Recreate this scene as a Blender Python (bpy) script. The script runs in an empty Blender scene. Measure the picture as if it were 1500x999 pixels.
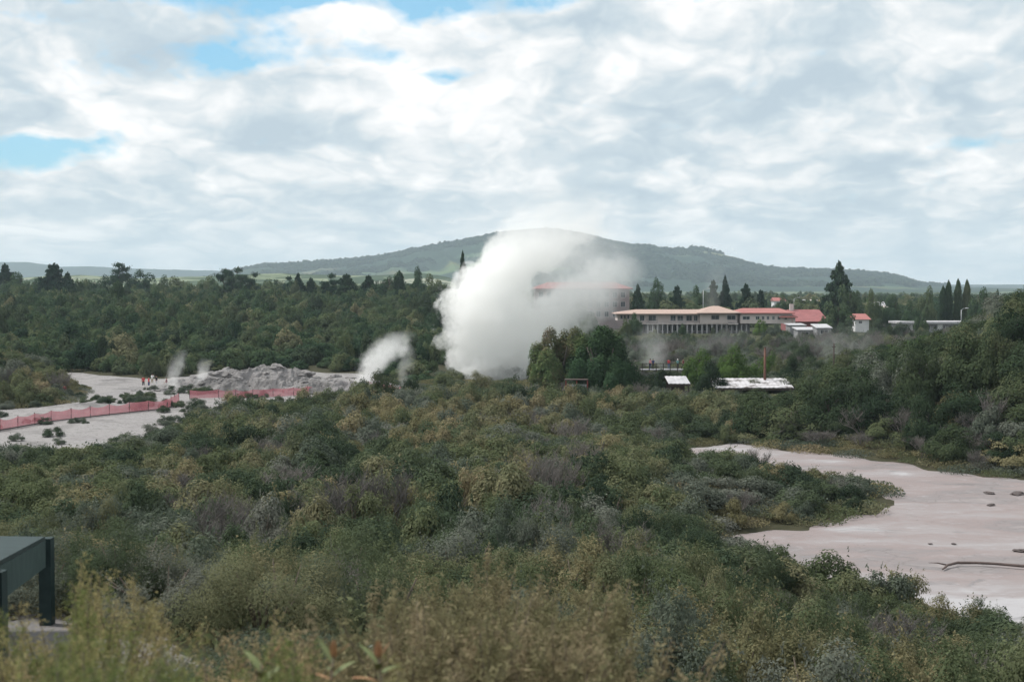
import bpy, math, random
import numpy as np
from mathutils import Vector, Matrix, noise as mnoise

PI = math.pi
F = 2083.33; EYE = 15.0; HY = 418.0
PITCH = math.atan((499.5 - HY) / F)
R_ = random.Random(7)
NR = np.random.default_rng(11)
scene = bpy.context.scene
COL = scene.collection

# ------------------------------------------------------------------ mapping
def ray(px, py):
    u = (px - 750) / F; v = (499.5 - py) / F
    c, s = math.cos(PITCH), math.sin(PITCH)
    y = c + v * s; z = -s + v * c
    return u / y, z / y          # slope per metre of forward distance
def at(px, py, z=0.0):
    u, v = ray(px, py); d = (z - EYE) / v
    return (u * d, d)
def atd(px, py, d):
    u, v = ray(px, py); return (u * d, d, EYE + v * d)
def ax(px, d): return (px - 750) / F * d

# ------------------------------------------------------------------ numpy noise
def hash3(ix, iy, seed):
    h = (ix.astype(np.int64) * 374761393 + iy.astype(np.int64) * 668265263 + seed * 974711) & 0x7fffffff
    h = ((h ^ (h >> 13)) * 1274126177) & 0x7fffffff
    return ((h ^ (h >> 16)) & 0xffff) / 65535.0
def vnoise(x, y, seed=0):
    ix = np.floor(x); iy = np.floor(y); fx = x - ix; fy = y - iy
    fx = fx * fx * (3 - 2 * fx); fy = fy * fy * (3 - 2 * fy)
    a = hash3(ix, iy, seed); b = hash3(ix + 1, iy, seed); c = hash3(ix, iy + 1, seed); d = hash3(ix + 1, iy + 1, seed)
    return (a * (1 - fx) + b * fx) * (1 - fy) + (c * (1 - fx) + d * fx) * fy
def fbm(x, y, seed=0, octv=4):
    s = 0; a = .5
    for i in range(octv):
        s = s + a * vnoise(x * 2 ** i, y * 2 ** i, seed + i * 17); a *= .5
    return s
def sst(a, b, x):
    t = np.clip((x - a) / (b - a), 0, 1); return t * t * (3 - 2 * t)
def in_poly(x, y, poly):
    x = np.asarray(x, float); y = np.asarray(y, float)
    ins = np.zeros(x.shape, bool); dmin = np.full(x.shape, 1e9)
    n = len(poly)
    for i in range(n):
        x1, y1 = poly[i]; x2, y2 = poly[(i + 1) % n]
        c = ((y1 > y) != (y2 > y))
        xi = (x2 - x1) * (y - y1) / ((y2 - y1) if y2 != y1 else 1e-9) + x1
        ins ^= c & (x < xi)
        dx, dy = x2 - x1, y2 - y1
        t = np.clip(((x - x1) * dx + (y - y1) * dy) / (dx * dx + dy * dy + 1e-9), 0, 1)
        dmin = np.minimum(dmin, np.hypot(x - x1 - t * dx, y - y1 - t * dy))
    return np.where(ins, dmin, -dmin)      # signed distance, + inside

# ------------------------------------------------------------------ outlines on the ground
PAN = [at(*p) for p in [(985, 656), (1080, 649), (1190, 661), (1310, 674), (1400, 691), (1500, 702), (1680, 712), (1900, 860), (1700, 960),
                        (1500, 925), (1400, 915), (1330, 880), (1200, 862), (1130, 852), (1075, 828), (1052, 790), (1110, 774), (1225, 762),
                        (1290, 742), (1288, 714), (1200, 706), (1150, 700), (1060, 692), (985, 682)]]
PLAIN = [at(*p) for p in [(-300, 603), (0, 600), (95, 592), (122, 578), (84, 560), (66, 548), (110, 545), (160, 550), (240, 556), (300, 545), (420, 543), (530, 548),
                          (560, 556), (600, 565), (600, 580), (540, 588), (490, 592), (400, 608), (330, 600), (262, 632), (130, 676), (0, 682), (-300, 684)]]
PATH = [(-9.5, 9.0), (-2.6, 9.2), (-2.7, 12.2), (-3.1, 13.7), (-4.5, 14.5), (-9.5, 14.5)]

def ground(x, y):
    x = np.asarray(x, float); y = np.asarray(y, float)
    r = np.hypot(x, y); az = np.degrees(np.arctan2(x, y))
    L = np.interp(r, [0, 3, 5, 8, 14, 25, 45, 65, 90, 120, 150, 180], [13.3, 13.0, 12.5, 11.5, 9.7, 7.6, 4.9, 3.2, 1.8, .8, .2, 0])
    Rr = np.interp(r, [0, 3, 5, 8, 14, 25, 45, 58, 66], [13.3, 13.0, 12.5, 11.4, 9.5, 6.9, 2.3, .3, 0])
    w = sst(6, 13, az)
    z = L * (1 - w) + Rr * w
    # left woodland rise
    wl = 1 - sst(-4, 2, az)
    z = z + wl * np.interp(r, [225, 300, 520, 800, 1100, 1500], [0, 1.2, 5.5, 6, 3, 0])
    # knoll at far left
    z = z + 4.2 * np.exp(-(((x + 73) / 11) ** 2 + ((y - 203) / 13) ** 2))
    # right bank
    amp = np.interp(az, [8, 11, 13.5, 16, 18.5, 21, 26], [0, .4, 2.0, 4.3, 7.4, 9.6, 10.5])
    z = z + amp * sst(114, 152, r) * (1 - sst(215, 270, r))
    z = z + 2.0 * sst(-3, 0, az) * sst(335, 378, r) * (1 - sst(700, 1300, r))
    # undulation
    und = (fbm(x / 9, y / 9, 3) - .47) * 1.3 + (fbm(x / 45, y / 45, 5) - .47) * 2.0
    flat = np.maximum(sst(-6, 1, in_poly(x, y, PAN)), sst(-8, 1, in_poly(x, y, PLAIN)))
    wu = sst(18, 40, r) * (1 - flat) * (1 - .6 * sst(240, 330, r) )
    z = z + und * wu
    z = z * (1 - flat) + np.minimum(z, 0.0) * flat * 0
    z = z - .35 * np.maximum(sst(-.5, 2.0, in_poly(x, y, PAN) + (fbm(x / 3, y / 3, 9) - .47) * 5), sst(-.5, 2.0, in_poly(x, y, PLAIN) + (fbm(x / 3, y / 3, 8) - .47) * 5)) + .06 * flat
    # path terrace with the rail
    pw = sst(-4.5, -.3, in_poly(x, y, PATH)) * (y > 6.5)
    z = z * (1 - pw) + (12.32 - y * .05) * pw
    far = sst(1500, 3000, r)
    z = z * (1 - far)
    return z
def g1(x, y): return float(ground(np.array([x]), np.array([y]))[0])

# ------------------------------------------------------------------ object helpers
def tag(o, label=None, cat=None, group=None, kind=None):
    if label: o['label'] = label
    if cat: o['category'] = cat
    if group: o['group'] = group
    if kind: o['kind'] = kind
    return o
def link(o, parent=None):
    COL.objects.link(o)
    if parent is not None: o.parent = parent
    return o
def mesh_from(name, V, Fc, mat=None, smooth=False, mats=None, mi=None):
    me = bpy.data.meshes.new(name)
    V = np.asarray(V, dtype=np.float32); Fc = np.asarray(Fc, dtype=np.int32)
    k = Fc.shape[1]
    me.vertices.add(len(V)); me.vertices.foreach_set('co', V.ravel())
    me.loops.add(Fc.size); me.loops.foreach_set('vertex_index', Fc.ravel())
    me.polygons.add(len(Fc)); me.polygons.foreach_set('loop_start', np.arange(0, Fc.size, k, dtype=np.int32))
    if mats:
        for m in mats: me.materials.append(m)
        me.polygons.foreach_set('material_index', np.asarray(mi, dtype=np.int32))
    elif mat: me.materials.append(mat)
    me.update(calc_edges=True)
    me.polygons.foreach_set('use_smooth', [smooth] * len(Fc))
    return me
def obj(name, me, parent=None, loc=(0, 0, 0), rz=0):
    o = bpy.data.objects.new(name, me); o.location = loc; o.rotation_euler = (0, 0, rz)
    return link(o, parent)
def empty(name, loc=(0, 0, 0), rz=0, label=None, cat=None, group=None):
    o = bpy.data.objects.new(name, None); o.location = loc; o.rotation_euler = (0, 0, rz); o.empty_display_size = .2
    link(o); tag(o, label, cat, group); return o
def copy_tree(o, parent=None):
    c = o.copy(); COL.objects.link(c); c.parent = parent
    for ch in [k for k in o.children]: copy_tree(ch, c)
    return c

class MB:
    def __init__(s): s.v = []; s.f = []; s.m = []
    def add(s, V, Fc, m=0):
        b = len(s.v); s.v += [tuple(p) for p in V]; s.f += [tuple(b + i for i in f) for f in Fc]; s.m += [m] * len(Fc); return s
    def box(s, x0, x1, y0, y1, z0, z1, m=0):
        V = [(x0, y0, z0), (x1, y0, z0), (x1, y1, z0), (x0, y1, z0), (x0, y0, z1), (x1, y0, z1), (x1, y1, z1), (x0, y1, z1)]
        return s.add(V, [(0, 3, 2, 1), (4, 5, 6, 7), (0, 1, 5, 4), (1, 2, 6, 5), (2, 3, 7, 6), (3, 0, 4, 7)], m)
    def bar(s, p0, p1, w, h, m=0):
        a = Vector(p0); b = Vector(p1); d = (b - a).normalized()
        up = Vector((0, 0, 1)) if abs(d.z) < .95 else Vector((0, 1, 0))
        sx = d.cross(up).normalized() * w / 2; sz = sx.cross(d).normalized() * h / 2
        V = [a - sx - sz, a + sx - sz, a + sx + sz, a - sx + sz, b - sx - sz, b + sx - sz, b + sx + sz, b - sx + sz]
        return s.add(V, [(0, 1, 2, 3), (7, 6, 5, 4), (1, 0, 4, 5), (2, 1, 5, 6), (3, 2, 6, 7), (0, 3, 7, 4)], m)
    def tube(s, pts, rad, n=8, m=0):
        pts = [Vector(p) for p in pts]; rings = []
        if not hasattr(rad, '__len__'): rad = [rad] * len(pts)
        prev = None
        for i, p in enumerate(pts):
            d = (pts[min(i + 1, len(pts) - 1)] - pts[max(i - 1, 0)]).normalized()
            if prev is None:
                up = Vector((0, 0, 1)) if abs(d.z) < .9 else Vector((1, 0, 0)); sx = d.cross(up).normalized()
            else: sx = (prev - d * prev.dot(d)).normalized()
            prev = sx; sy = d.cross(sx)
            rings.append([p + (sx * math.cos(2 * PI * k / n) + sy * math.sin(2 * PI * k / n)) * rad[i] for k in range(n)])
        V = [q for r in rings for q in r]; Fc = []
        for i in range(len(pts) - 1):
            for k in range(n):
                a = i * n + k; b = i * n + (k + 1) % n; Fc.append((a, b, b + n, a + n))
        Fc.append(tuple(range(n - 1, -1, -1))); Fc.append(tuple((len(pts) - 1) * n + k for k in range(n)))
        return s.add(V, Fc, m)
    def mesh(s, name, mats, smooth=False):
        me = bpy.data.meshes.new(name); me.from_pydata([tuple(v) for v in s.v], [], s.f)
        for m in (mats if isinstance(mats, (list, tuple)) else [mats]): me.materials.append(m)
        me.polygons.foreach_set('material_index', s.m); me.polygons.foreach_set('use_smooth', [smooth] * len(s.f))
        me.update(); return me
    def build(s, name, mats, parent=None, smooth=False, loc=(0, 0, 0), rz=0):
        return obj(name, s.mesh(name, mats, smooth), parent, loc, rz)

# ------------------------------------------------------------------ materials
def newmat(name):
    m = bpy.data.materials.new(name); m.use_nodes = True; nt = m.node_tree; nt.nodes.clear()
    out = nt.nodes.new('ShaderNodeOutputMaterial'); return m, nt, out
class NT:
    def __init__(s, nt): s.nt = nt
    def n(s, t, **kw):
        nd = s.nt.nodes.new(t)
        for k, v in kw.items(): setattr(nd, k, v)
        return nd
    def L(s, a, b): s.nt.links.new(a, b)
    def setin(s, sock, v):
        if isinstance(v, (int, float, tuple, list)): sock.default_value = v
        else: s.L(v, sock)
    def math(s, op, a, b=0.0, c=None, clamp=False):
        nd = s.n('ShaderNodeMath', operation=op, use_clamp=clamp); s.setin(nd.inputs[0], a); s.setin(nd.inputs[1], b)
        if c is not None: s.setin(nd.inputs[2], c)
        return nd.outputs[0]
    def vmath(s, op, a, b=None, out=0):
        nd = s.n('ShaderNodeVectorMath', operation=op); s.setin(nd.inputs[0], a)
        if b is not None: s.setin(nd.inputs[1], b)
        return nd.outputs[out]
    def noise(s, vec, scale, detail=3, rough=.5, out=0, dim='3D'):
        nd = s.n('ShaderNodeTexNoise', noise_dimensions=dim)
        if vec is not None: s.L(vec, nd.inputs['Vector'])
        nd.inputs['Scale'].default_value = scale; nd.inputs['Detail'].default_value = detail; nd.inputs['Roughness'].default_value = rough
        return nd.outputs[out]
    def ramp(s, fac, stops, interp='LINEAR'):
        nd = s.n('ShaderNodeValToRGB'); cr = nd.color_ramp; cr.interpolation = interp
        while len(cr.elements) < len(stops): cr.elements.new(.5)
        for e, (p, c) in zip(cr.elements, stops): e.position = p; e.color = (*c, 1) if len(c) == 3 else c
        s.L(fac, nd.inputs[0]); return nd.outputs[0]
    def maprange(s, v, a, b, c=0.0, d=1.0, smooth=False):
        nd = s.n('ShaderNodeMapRange', interpolation_type='SMOOTHSTEP' if smooth else 'LINEAR'); s.setin(nd.inputs[0], v)
        nd.inputs[1].default_value = a; nd.inputs[2].default_value = b; nd.inputs[3].default_value = c; nd.inputs[4].default_value = d
        return nd.outputs[0]
    def mix(s, fac, a, b, bt='MIX'):
        nd = s.n('ShaderNodeMix', data_type='RGBA', blend_type=bt); s.setin(nd.inputs[0], fac)
        s.setin(nd.inputs[6], a if not isinstance(a, tuple) or len(a) == 4 else (*a, 1)); s.setin(nd.inputs[7], b if not isinstance(b, tuple) or len(b) == 4 else (*b, 1))
        return nd.outputs[2]
    def curve(s, v, pts):
        nd = s.n('ShaderNodeFloatCurve'); c = nd.mapping.curves[0]
        c.points[0].location = pts[0]; c.points[1].location = pts[-1]
        for p in pts[1:-1]: c.points.new(*p)
        for p in c.points: p.handle_type = 'AUTO'
        nd.mapping.update(); s.L(v, nd.inputs['Value']); return nd.outputs[0]

def leafmat(name, stops, var=.13, trans=.3):
    stops = [(p, (c[0] * 1.25, c[1] * 1.25, c[2] * 1.36)) for p, c in stops]
    """foliage: hue varies leaf clump by leaf clump and plant by plant"""
    m, nt, out = newmat(name); N = NT(nt)
    geo = N.n('ShaderNodeNewGeometry'); oi = N.n('ShaderNodeObjectInfo')
    a = N.noise(geo.outputs['Position'], .16, 2, .6)
    b = N.noise(geo.outputs['Position'], 2.2, 2, .6)
    f = N.math('ADD', N.math('MULTIPLY', oi.outputs['Random'], .6), N.math('ADD', N.math('MULTIPLY', a, .75), N.math('MULTIPLY', b, .35)))
    f = N.math('ADD', f, -.37)
    f = N.math('ADD', f, N.math('MULTIPLY', N.math('SUBTRACT', geo.outputs['Random Per Island'], .5), .10))
    col = N.ramp(f, stops)
    v = N.math('ADD', N.math('MULTIPLY', geo.outputs['Random Per Island'], var * 2), 1 - var)
    col = N.mix(1.0, col, N.n('ShaderNodeCombineColor').outputs[0], 'MULTIPLY') if False else col
    hs = N.n('ShaderNodeHueSaturation'); N.L(col, hs.inputs['Color']); N.L(v, hs.inputs['Value'])
    d = N.n('ShaderNodeBsdfDiffuse'); t = N.n('ShaderNodeBsdfTranslucent'); mx = N.n('ShaderNodeMixShader')
    mx.inputs[0].default_value = trans
    N.L(hs.outputs[0], d.inputs[0]); N.L(hs.outputs[0], t.inputs[0]); N.L(d.outputs[0], mx.inputs[1]); N.L(t.outputs[0], mx.inputs[2]); N.L(mx.outputs[0], out.inputs[0])
    return m
def pmat(name, c1, c2=None, scale=3, rough=.8, bump=0, metal=0, spec=.3, detail=4, lo=.35, hi=.65):
    m, nt, out = newmat(name); N = NT(nt)
    p = N.n('ShaderNodeBsdfPrincipled'); p.inputs['Roughness'].default_value = rough; p.inputs['Metallic'].default_value = metal
    p.inputs['Specular IOR Level'].default_value = spec
    c2 = c2 or tuple(c * .8 for c in c1)
    geo = N.n('ShaderNodeNewGeometry')
    nz = N.noise(geo.outputs['Position'], scale, detail, .6)
    N.L(N.ramp(nz, [(lo, c1), (hi, c2)]), p.inputs['Base Color'])
    if bump:
        b = N.n('ShaderNodeBump'); b.inputs['Strength'].default_value = .6; b.inputs['Distance'].default_value = bump; N.L(nz, b.inputs['Height']); N.L(b.outputs[0], p.inputs['Normal'])
    N.L(p.outputs[0], out.inputs[0]); return m

M = {}
M['olive'] = leafmat('olive_foliage', [(.15, (.062, .080, .040)), (.4, (.090, .108, .052)), (.62, (.122, .130, .068)), (.85, (.165, .155, .085))])
M['greygreen'] = leafmat('grey_green_foliage', [(.15, (.060, .076, .052)), (.4, (.084, .102, .070)), (.65, (.112, .124, .092)), (.9, (.145, .148, .115))])
M['dark'] = leafmat('dark_foliage', [(.15, (.034, .050, .030)), (.45, (.052, .072, .040)), (.7, (.074, .094, .050)), (.9, (.10, .11, .06))])
M['brown'] = leafmat('brown_tinged_foliage', [(.15, (.11, .11, .056)), (.4, (.15, .14, .07)), (.65, (.185, .165, .088)), (.9, (.23, .185, .11))])
M['dead'] = leafmat('bare_grey_twigs', [(.2, (.10, .094, .082)), (.5, (.13, .12, .102)), (.8, (.165, .15, .128))], trans=.05)
M['bright'] = leafmat('fresh_green_foliage', [(.15, (.042, .074, .020)), (.45, (.064, .108, .028)), (.75, (.095, .145, .04))])
M['bankleaf'] = leafmat('dark_bank_foliage', [(.15, (.022, .036, .020)), (.45, (.036, .054, .028)), (.7, (.056, .074, .036)), (.9, (.08, .088, .045))])
M['forest'] = leafmat('forest_foliage', [(.1, (.026, .048, .028)), (.4, (.046, .076, .038)), (.6, (.070, .100, .048)), (.85, (.105, .122, .058))])
M['pine'] = leafmat('pine_needles', [(.2, (.020, .042, .026)), (.6, (.034, .060, .034)), (.9, (.05, .078, .042))], trans=.1)
M['poh'] = leafmat('thick_dark_leaves', [(.1, (.030, .056, .026)), (.45, (.050, .082, .034)), (.62, (.08, .11, .042)), (.8, (.115, .09, .055)), (.95, (.13, .075, .06))], trans=.15)
M['heath'] = leafmat('yellow_green_heath', [(.15, (.10, .125, .045)), (.4, (.16, .175, .06)), (.65, (.24, .215, .095)), (.9, (.34, .26, .15))])
M['bark'] = pmat('bark', (.10, .08, .065), (.055, .045, .04), 6)
M['twig'] = pmat('twig_bark', (.16, .13, .10), (.09, .07, .06), 9)
M['greenpaint'] = pmat('dark_green_paint', (.010, .024, .024), (.020, .040, .040), 5, .65, .001)
M['greenlit'] = pmat('lit_green_paint', (.022, .048, .045), (.040, .072, .066), 7, .7, .002)  # same green, lightened: the side board's reflected light put into the colour
M['cream'] = pmat('cream_render', (.66, .58, .55), (.56, .50, .48), .4)
M['greywhite'] = pmat('faded_white_paint', (.46, .45, .46), (.38, .375, .38), .6)
M['white'] = pmat('white_paint', (.72, .72, .72), (.6, .6, .61), .6)
M['tin'] = pmat('pale_tin_roof', (.52, .51, .53), (.36, .355, .37), .8, .6)
M['oldtin'] = pmat('stained_tin_roof', (.50, .485, .50), (.13, .115, .11), .8, .75, detail=6, lo=.48, hi=.62)
M['redroof'] = pmat('terracotta_roof', (.36, .15, .135), (.30, .12, .11), .5)
M['pinkroof'] = pmat('pale_terracotta_roof', (.42, .31, .265), (.37, .27, .23), .5)
M['redwall'] = pmat('dull_red_wall', (.30, .115, .115), (.24, .09, .09), .6)
M['glass'] = pmat('dark_window_glass', (.03, .04, .05), (.05, .06, .07), 1, .15, spec=.6)
M['grey'] = pmat('grey_concrete', (.30, .30, .31), (.22, .22, .23), .8)
M['darkwood'] = pmat('dark_stained_timber', (.05, .04, .035), (.08, .06, .05), 3)
M['polewood'] = pmat('brown_pole_timber', (.17, .085, .06), (.12, .06, .045), 3)
M['drift'] = pmat('weathered_branch', (.13, .095, .085), (.09, .07, .065), 4)
M['metal'] = pmat('galvanised_metal', (.42, .43, .44), (.34, .35, .36), 3, .45, metal=.5)
M['rust'] = pmat('rust_red_paint', (.24, .06, .05), (.17, .045, .04), 3)
M['post'] = pmat('dark_fence_post', (.06, .045, .045), (.09, .07, .07), 6)

# ------------------------------------------------------------------ camera
cam = bpy.data.cameras.new('camera'); co = bpy.data.objects.new('camera', cam); COL.objects.link(co)
cam.sensor_width = 36; cam.lens = 50; cam.clip_start = .05; cam.clip_end = 40000
co.location = (0, 0, EYE); co.rotation_euler = (PI / 2 - PITCH, 0, 0)
cam.dof.use_dof = True; cam.dof.focus_distance = 150; cam.dof.aperture_fstop = 4.0
scene.camera = co

# ------------------------------------------------------------------ ground
def polar(name, azs, rs, hf, mat, smooth=True):
    A, Rr = np.meshgrid(azs, rs)
    X = Rr * np.sin(A); Y = Rr * np.cos(A)
    Z = hf(X, Y, A, Rr)
    na, nr = len(azs), len(rs)
    V = np.stack([X.ravel(), Y.ravel(), Z.ravel()], 1)
    i = np.arange(nr - 1)[:, None] * na + np.arange(na - 1)[None, :]
    Fc = np.stack([i, i + 1, i + na + 1, i + na], -1).reshape(-1, 4)[:, ::-1]
    return mesh_from(name, V, Fc, mat, smooth)

def ground_mat():
    m, nt, out = newmat('soil_and_grass'); N = NT(nt)
    geo = N.n('ShaderNodeNewGeometry'); P = geo.outputs['Position']
    soil = N.ramp(N.noise(P, .8, 5, .65), [(.3, (.030, .032, .018)), (.55, (.050, .048, .028)), (.75, (.085, .072, .048))])
    far = N.ramp(N.noise(P, .012, 3, .5), [(.35, (.030, .046, .026)), (.52, (.045, .064, .034)), (.62, (.075, .095, .05)), (.7, (.035, .052, .03))])
    d = N.vmath('LENGTH', P, out=1)
    f = N.maprange(d, 260, 600, smooth=True)
    p = N.n('ShaderNodeBsdfPrincipled'); p.inputs['Roughness'].default_value = .95; p.inputs['Specular IOR Level'].default_value = .1
    N.L(N.mix(f, soil, far), p.inputs['Base Color']); N.L(p.outputs[0], out.inputs[0]); return m
fine = np.radians(np.arange(-27, 27.01, .2))
azs = np.concatenate([np.radians(np.arange(-180, -27, 6)), fine, np.radians(np.arange(30, 181, 6))])
rs = np.concatenate([[0.02], np.geomspace(.8, 14000, 480)])
gm = polar('ground', azs, rs, lambda X, Y, A, Rr: ground(X, Y) - (Rr > 1500) * 2, ground_mat())
tag(obj('ground', gm), kind='structure')

# pan, flats and path: sheets whose shores are where the ground rises through them
def mud_mat():
    m, nt, out = newmat('pale_mud'); N = NT(nt)
    geo = N.n('ShaderNodeNewGeometry'); P = geo.outputs['Position']
    st = N.vmath('ADD', N.vmath('MULTIPLY', P, (.55, 1, 1)), N.vmath('MULTIPLY', N.noise(P, .12, 3, .6, out=1), (5, 5, 0)))
    a = N.noise(st, .11, 5, .62); b = N.noise(P, .55, 6, .72); e = N.noise(st, .30, 5, .7)
    c = N.ramp(a, [(.34, (.36, .35, .36)), (.42, (.27, .245, .245)), (.50, (.245, .205, .20)), (.58, (.21, .19, .19)), (.66, (.28, .25, .245)), (.75, (.36, .35, .36))])
    c = N.mix(N.maprange(b, .56, .74, 0, .6), c, (.36, .35, .36))           # salt crust
    c = N.mix(N.maprange(e, .60, .66, 0, .6), c, (.145, .13, .13))            # damp runs
    sp = N.noise(P, 2.6, 4, .7); c = N.mix(N.maprange(sp, .66, .72, 0, .8), c, (.085, .075, .07))
    vo = N.n('ShaderNodeTexVoronoi', feature='DISTANCE_TO_EDGE'); N.L(N.vmath('ADD', P, N.vmath('MULTIPLY', N.noise(P, .8, 3, out=1), (1.5, 1.5, 0))), vo.inputs['Vector']); vo.inputs['Scale'].default_value = .42
    cr = N.math('MULTIPLY', N.maprange(vo.outputs['Distance'], .0, .035, 1, 0), N.maprange(a, .48, .6, 0, .55)); c = N.mix(cr, c, (.13, .115, .11))
    p = N.n('ShaderNodeBsdfPrincipled'); N.L(N.maprange(e, .58, .66, .85, .35), p.inputs['Roughness']); p.inputs['Specular IOR Level'].default_value = .25
    bp = N.n('ShaderNodeBump'); bp.inputs['Distance'].default_value = .08; bp.inputs['Strength'].default_value = .6; N.L(b, bp.inputs['Height']); N.L(bp.outputs[0], p.inputs['Normal'])
    N.L(c, p.inputs['Base Color']); N.L(p.outputs[0], out.inputs[0]); return m
def sinter_mat(name='pale_sinter', k=1.0):
    m, nt, out = newmat(name); N = NT(nt)
    geo = N.n('ShaderNodeNewGeometry'); P = geo.outputs['Position']
    a = N.noise(P, .14, 6, .68); b = N.noise(P, 1.1, 5, .7)
    c = N.ramp(a, [(.3, (.20 * k, .19 * k, .19 * k)), (.42, (.30 * k, .285 * k, .28 * k)), (.5, (.40 * k, .38 * k, .375 * k)), (.62, (.33 * k, .31 * k, .31 * k)), (.75, (.46 * k, .45 * k, .46 * k))])
    c = N.mix(N.maprange(b, .55, .72, 0, .7), c, (.16 * k, .15 * k, .14 * k))
    p = N.n('ShaderNodeBsdfPrincipled'); p.inputs['Roughness'].default_value = .9; p.inputs['Specular IOR Level'].default_value = .2
    c = N.mix(N.maprange(N.noise(P, 2.6, 4, .7), .56, .62, 0, .55), c, (.09 * k, .085 * k, .08 * k))
    bp = N.n('ShaderNodeBump'); bp.inputs['Distance'].default_value = .15; bp.inputs['Strength'].default_value = .7; N.L(b, bp.inputs['Height']); N.L(bp.outputs[0], p.inputs['Normal'])
    N.L(c, p.inputs['Base Color']); N.L(p.outputs[0], out.inputs[0]); return m
M['mud'] = mud_mat(); M['sinter'] = sinter_mat('pale_sinter', .68); M['rock'] = sinter_mat('weathered_sinter_rock', .62); M['gravel'] = sinter_mat('grey_gravel', .6)
def sheet(name, poly, grow, step, zf, mat):
    xs = [p[0] for p in poly]; ys = [p[1] for p in poly]
    gx = np.arange(min(xs) - grow, max(xs) + grow, step); gy = np.arange(min(ys) - grow, max(ys) + grow, step)
    X, Y = np.meshgrid(gx, gy); S = in_poly(X, Y, poly)
    Z = zf(X, Y, S)
    keep = S > -grow
    n, mm = X.shape
    idx = np.arange(n * mm).reshape(n, mm)
    q = keep[:-1, :-1] & keep[1:, :-1] & keep[:-1, 1:] & keep[1:, 1:]
    Fc = np.stack([idx[:-1, :-1][q], idx[:-1, 1:][q], idx[1:, 1:][q], idx[1:, :-1][q]], 1)
    used = np.unique(Fc); rm = np.zeros(n * mm, int); rm[used] = np.arange(len(used))
    V = np.stack([X.ravel(), Y.ravel(), Z.ravel()], 1)[used]
    return tag(obj(name, mesh_from(name, V, rm[Fc], mat, True)), kind='structure')
def shore(base, S): return base - .5 * (1 - sst(-5, -1.5, S))
sheet('mud_pan', PAN, 6, .8, lambda X, Y, S: shore(-.06 + (fbm(X / 4, Y / 4, 21) - .47) * .10, S), M['mud'])
sheet('sinter_flat', PLAIN, 6, .9, lambda X, Y, S: shore(-.03 + np.maximum(0, fbm(X / 9, Y / 9, 31) - .47) * 1.2 * sst(0, 4, S), S), M['sinter'])
sheet('gravel_path', PATH, .8, .12, lambda X, Y, S: (12.32 - Y * .05) + .012 + (fbm(X / .5, Y / .5, 4) - .47) * .02 - .10 * (1 - sst(-.7, .1, S + (fbm(X / .5, Y / .5, 15) - .5) * 1.4)), M['gravel'])

# sinter mound: the hump of broken rock behind the netting
def mound_h(X, Y, cx, cy, rx, ry, h, sd):
    d = np.hypot((X - cx) / rx, (Y - cy) / ry) + (fbm(X / 2.5, Y / 2.5, sd + 5) - .47) * .5
    z = h * np.clip(1 - d ** 2, 0, 1) ** .8
    a = fbm(X / 2.6, Y / 1.8, sd, 5); rdg = 1 - np.abs(fbm(X / 1.7, Y / 1.3, sd + 2, 4) - .47) * 5
    led = np.floor((z + a * 1.2) / .75) * .75 * .35
    return z * (.25 + 1.1 * a) + np.clip(rdg, 0, 1) * .6 * np.clip(z, 0, 1) + led * np.clip(z / 1.0, 0, 1) * .6 - .15
MOUNDS = [(ax(375, 208), 208, 7.5, 5, 2.7, 41), (ax(415, 206), 206, 7, 5, 2.3, 45), (ax(478, 200), 200, 7, 5, 1.4, 42), (ax(328, 205), 205, 5.5, 4, 1.5, 43), (ax(540, 205), 205, 6, 4, 1.0, 44), (ax(265, 207), 207, 5, 3, .9, 46)]
for cx, cy, rx, ry, h, sd in MOUNDS:
    gx = np.arange(cx - rx, cx + rx, .22); gy = np.arange(cy - ry, cy + ry, .22); X, Y = np.meshgrid(gx, gy)
    Z = mound_h(X, Y, cx, cy, rx, ry, h, sd)
    n, mm = X.shape; idx = np.arange(n * mm).reshape(n, mm)
    Fc = np.stack([idx[:-1, :-1], idx[:-1, 1:], idx[1:, 1:], idx[1:, :-1]], -1).reshape(-1, 4)
    tag(obj('sinter_mound', mesh_from('sinter_mound', np.stack([X.ravel(), Y.ravel(), Z.ravel()], 1), Fc, M['rock'], False)), kind='structure')

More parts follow.
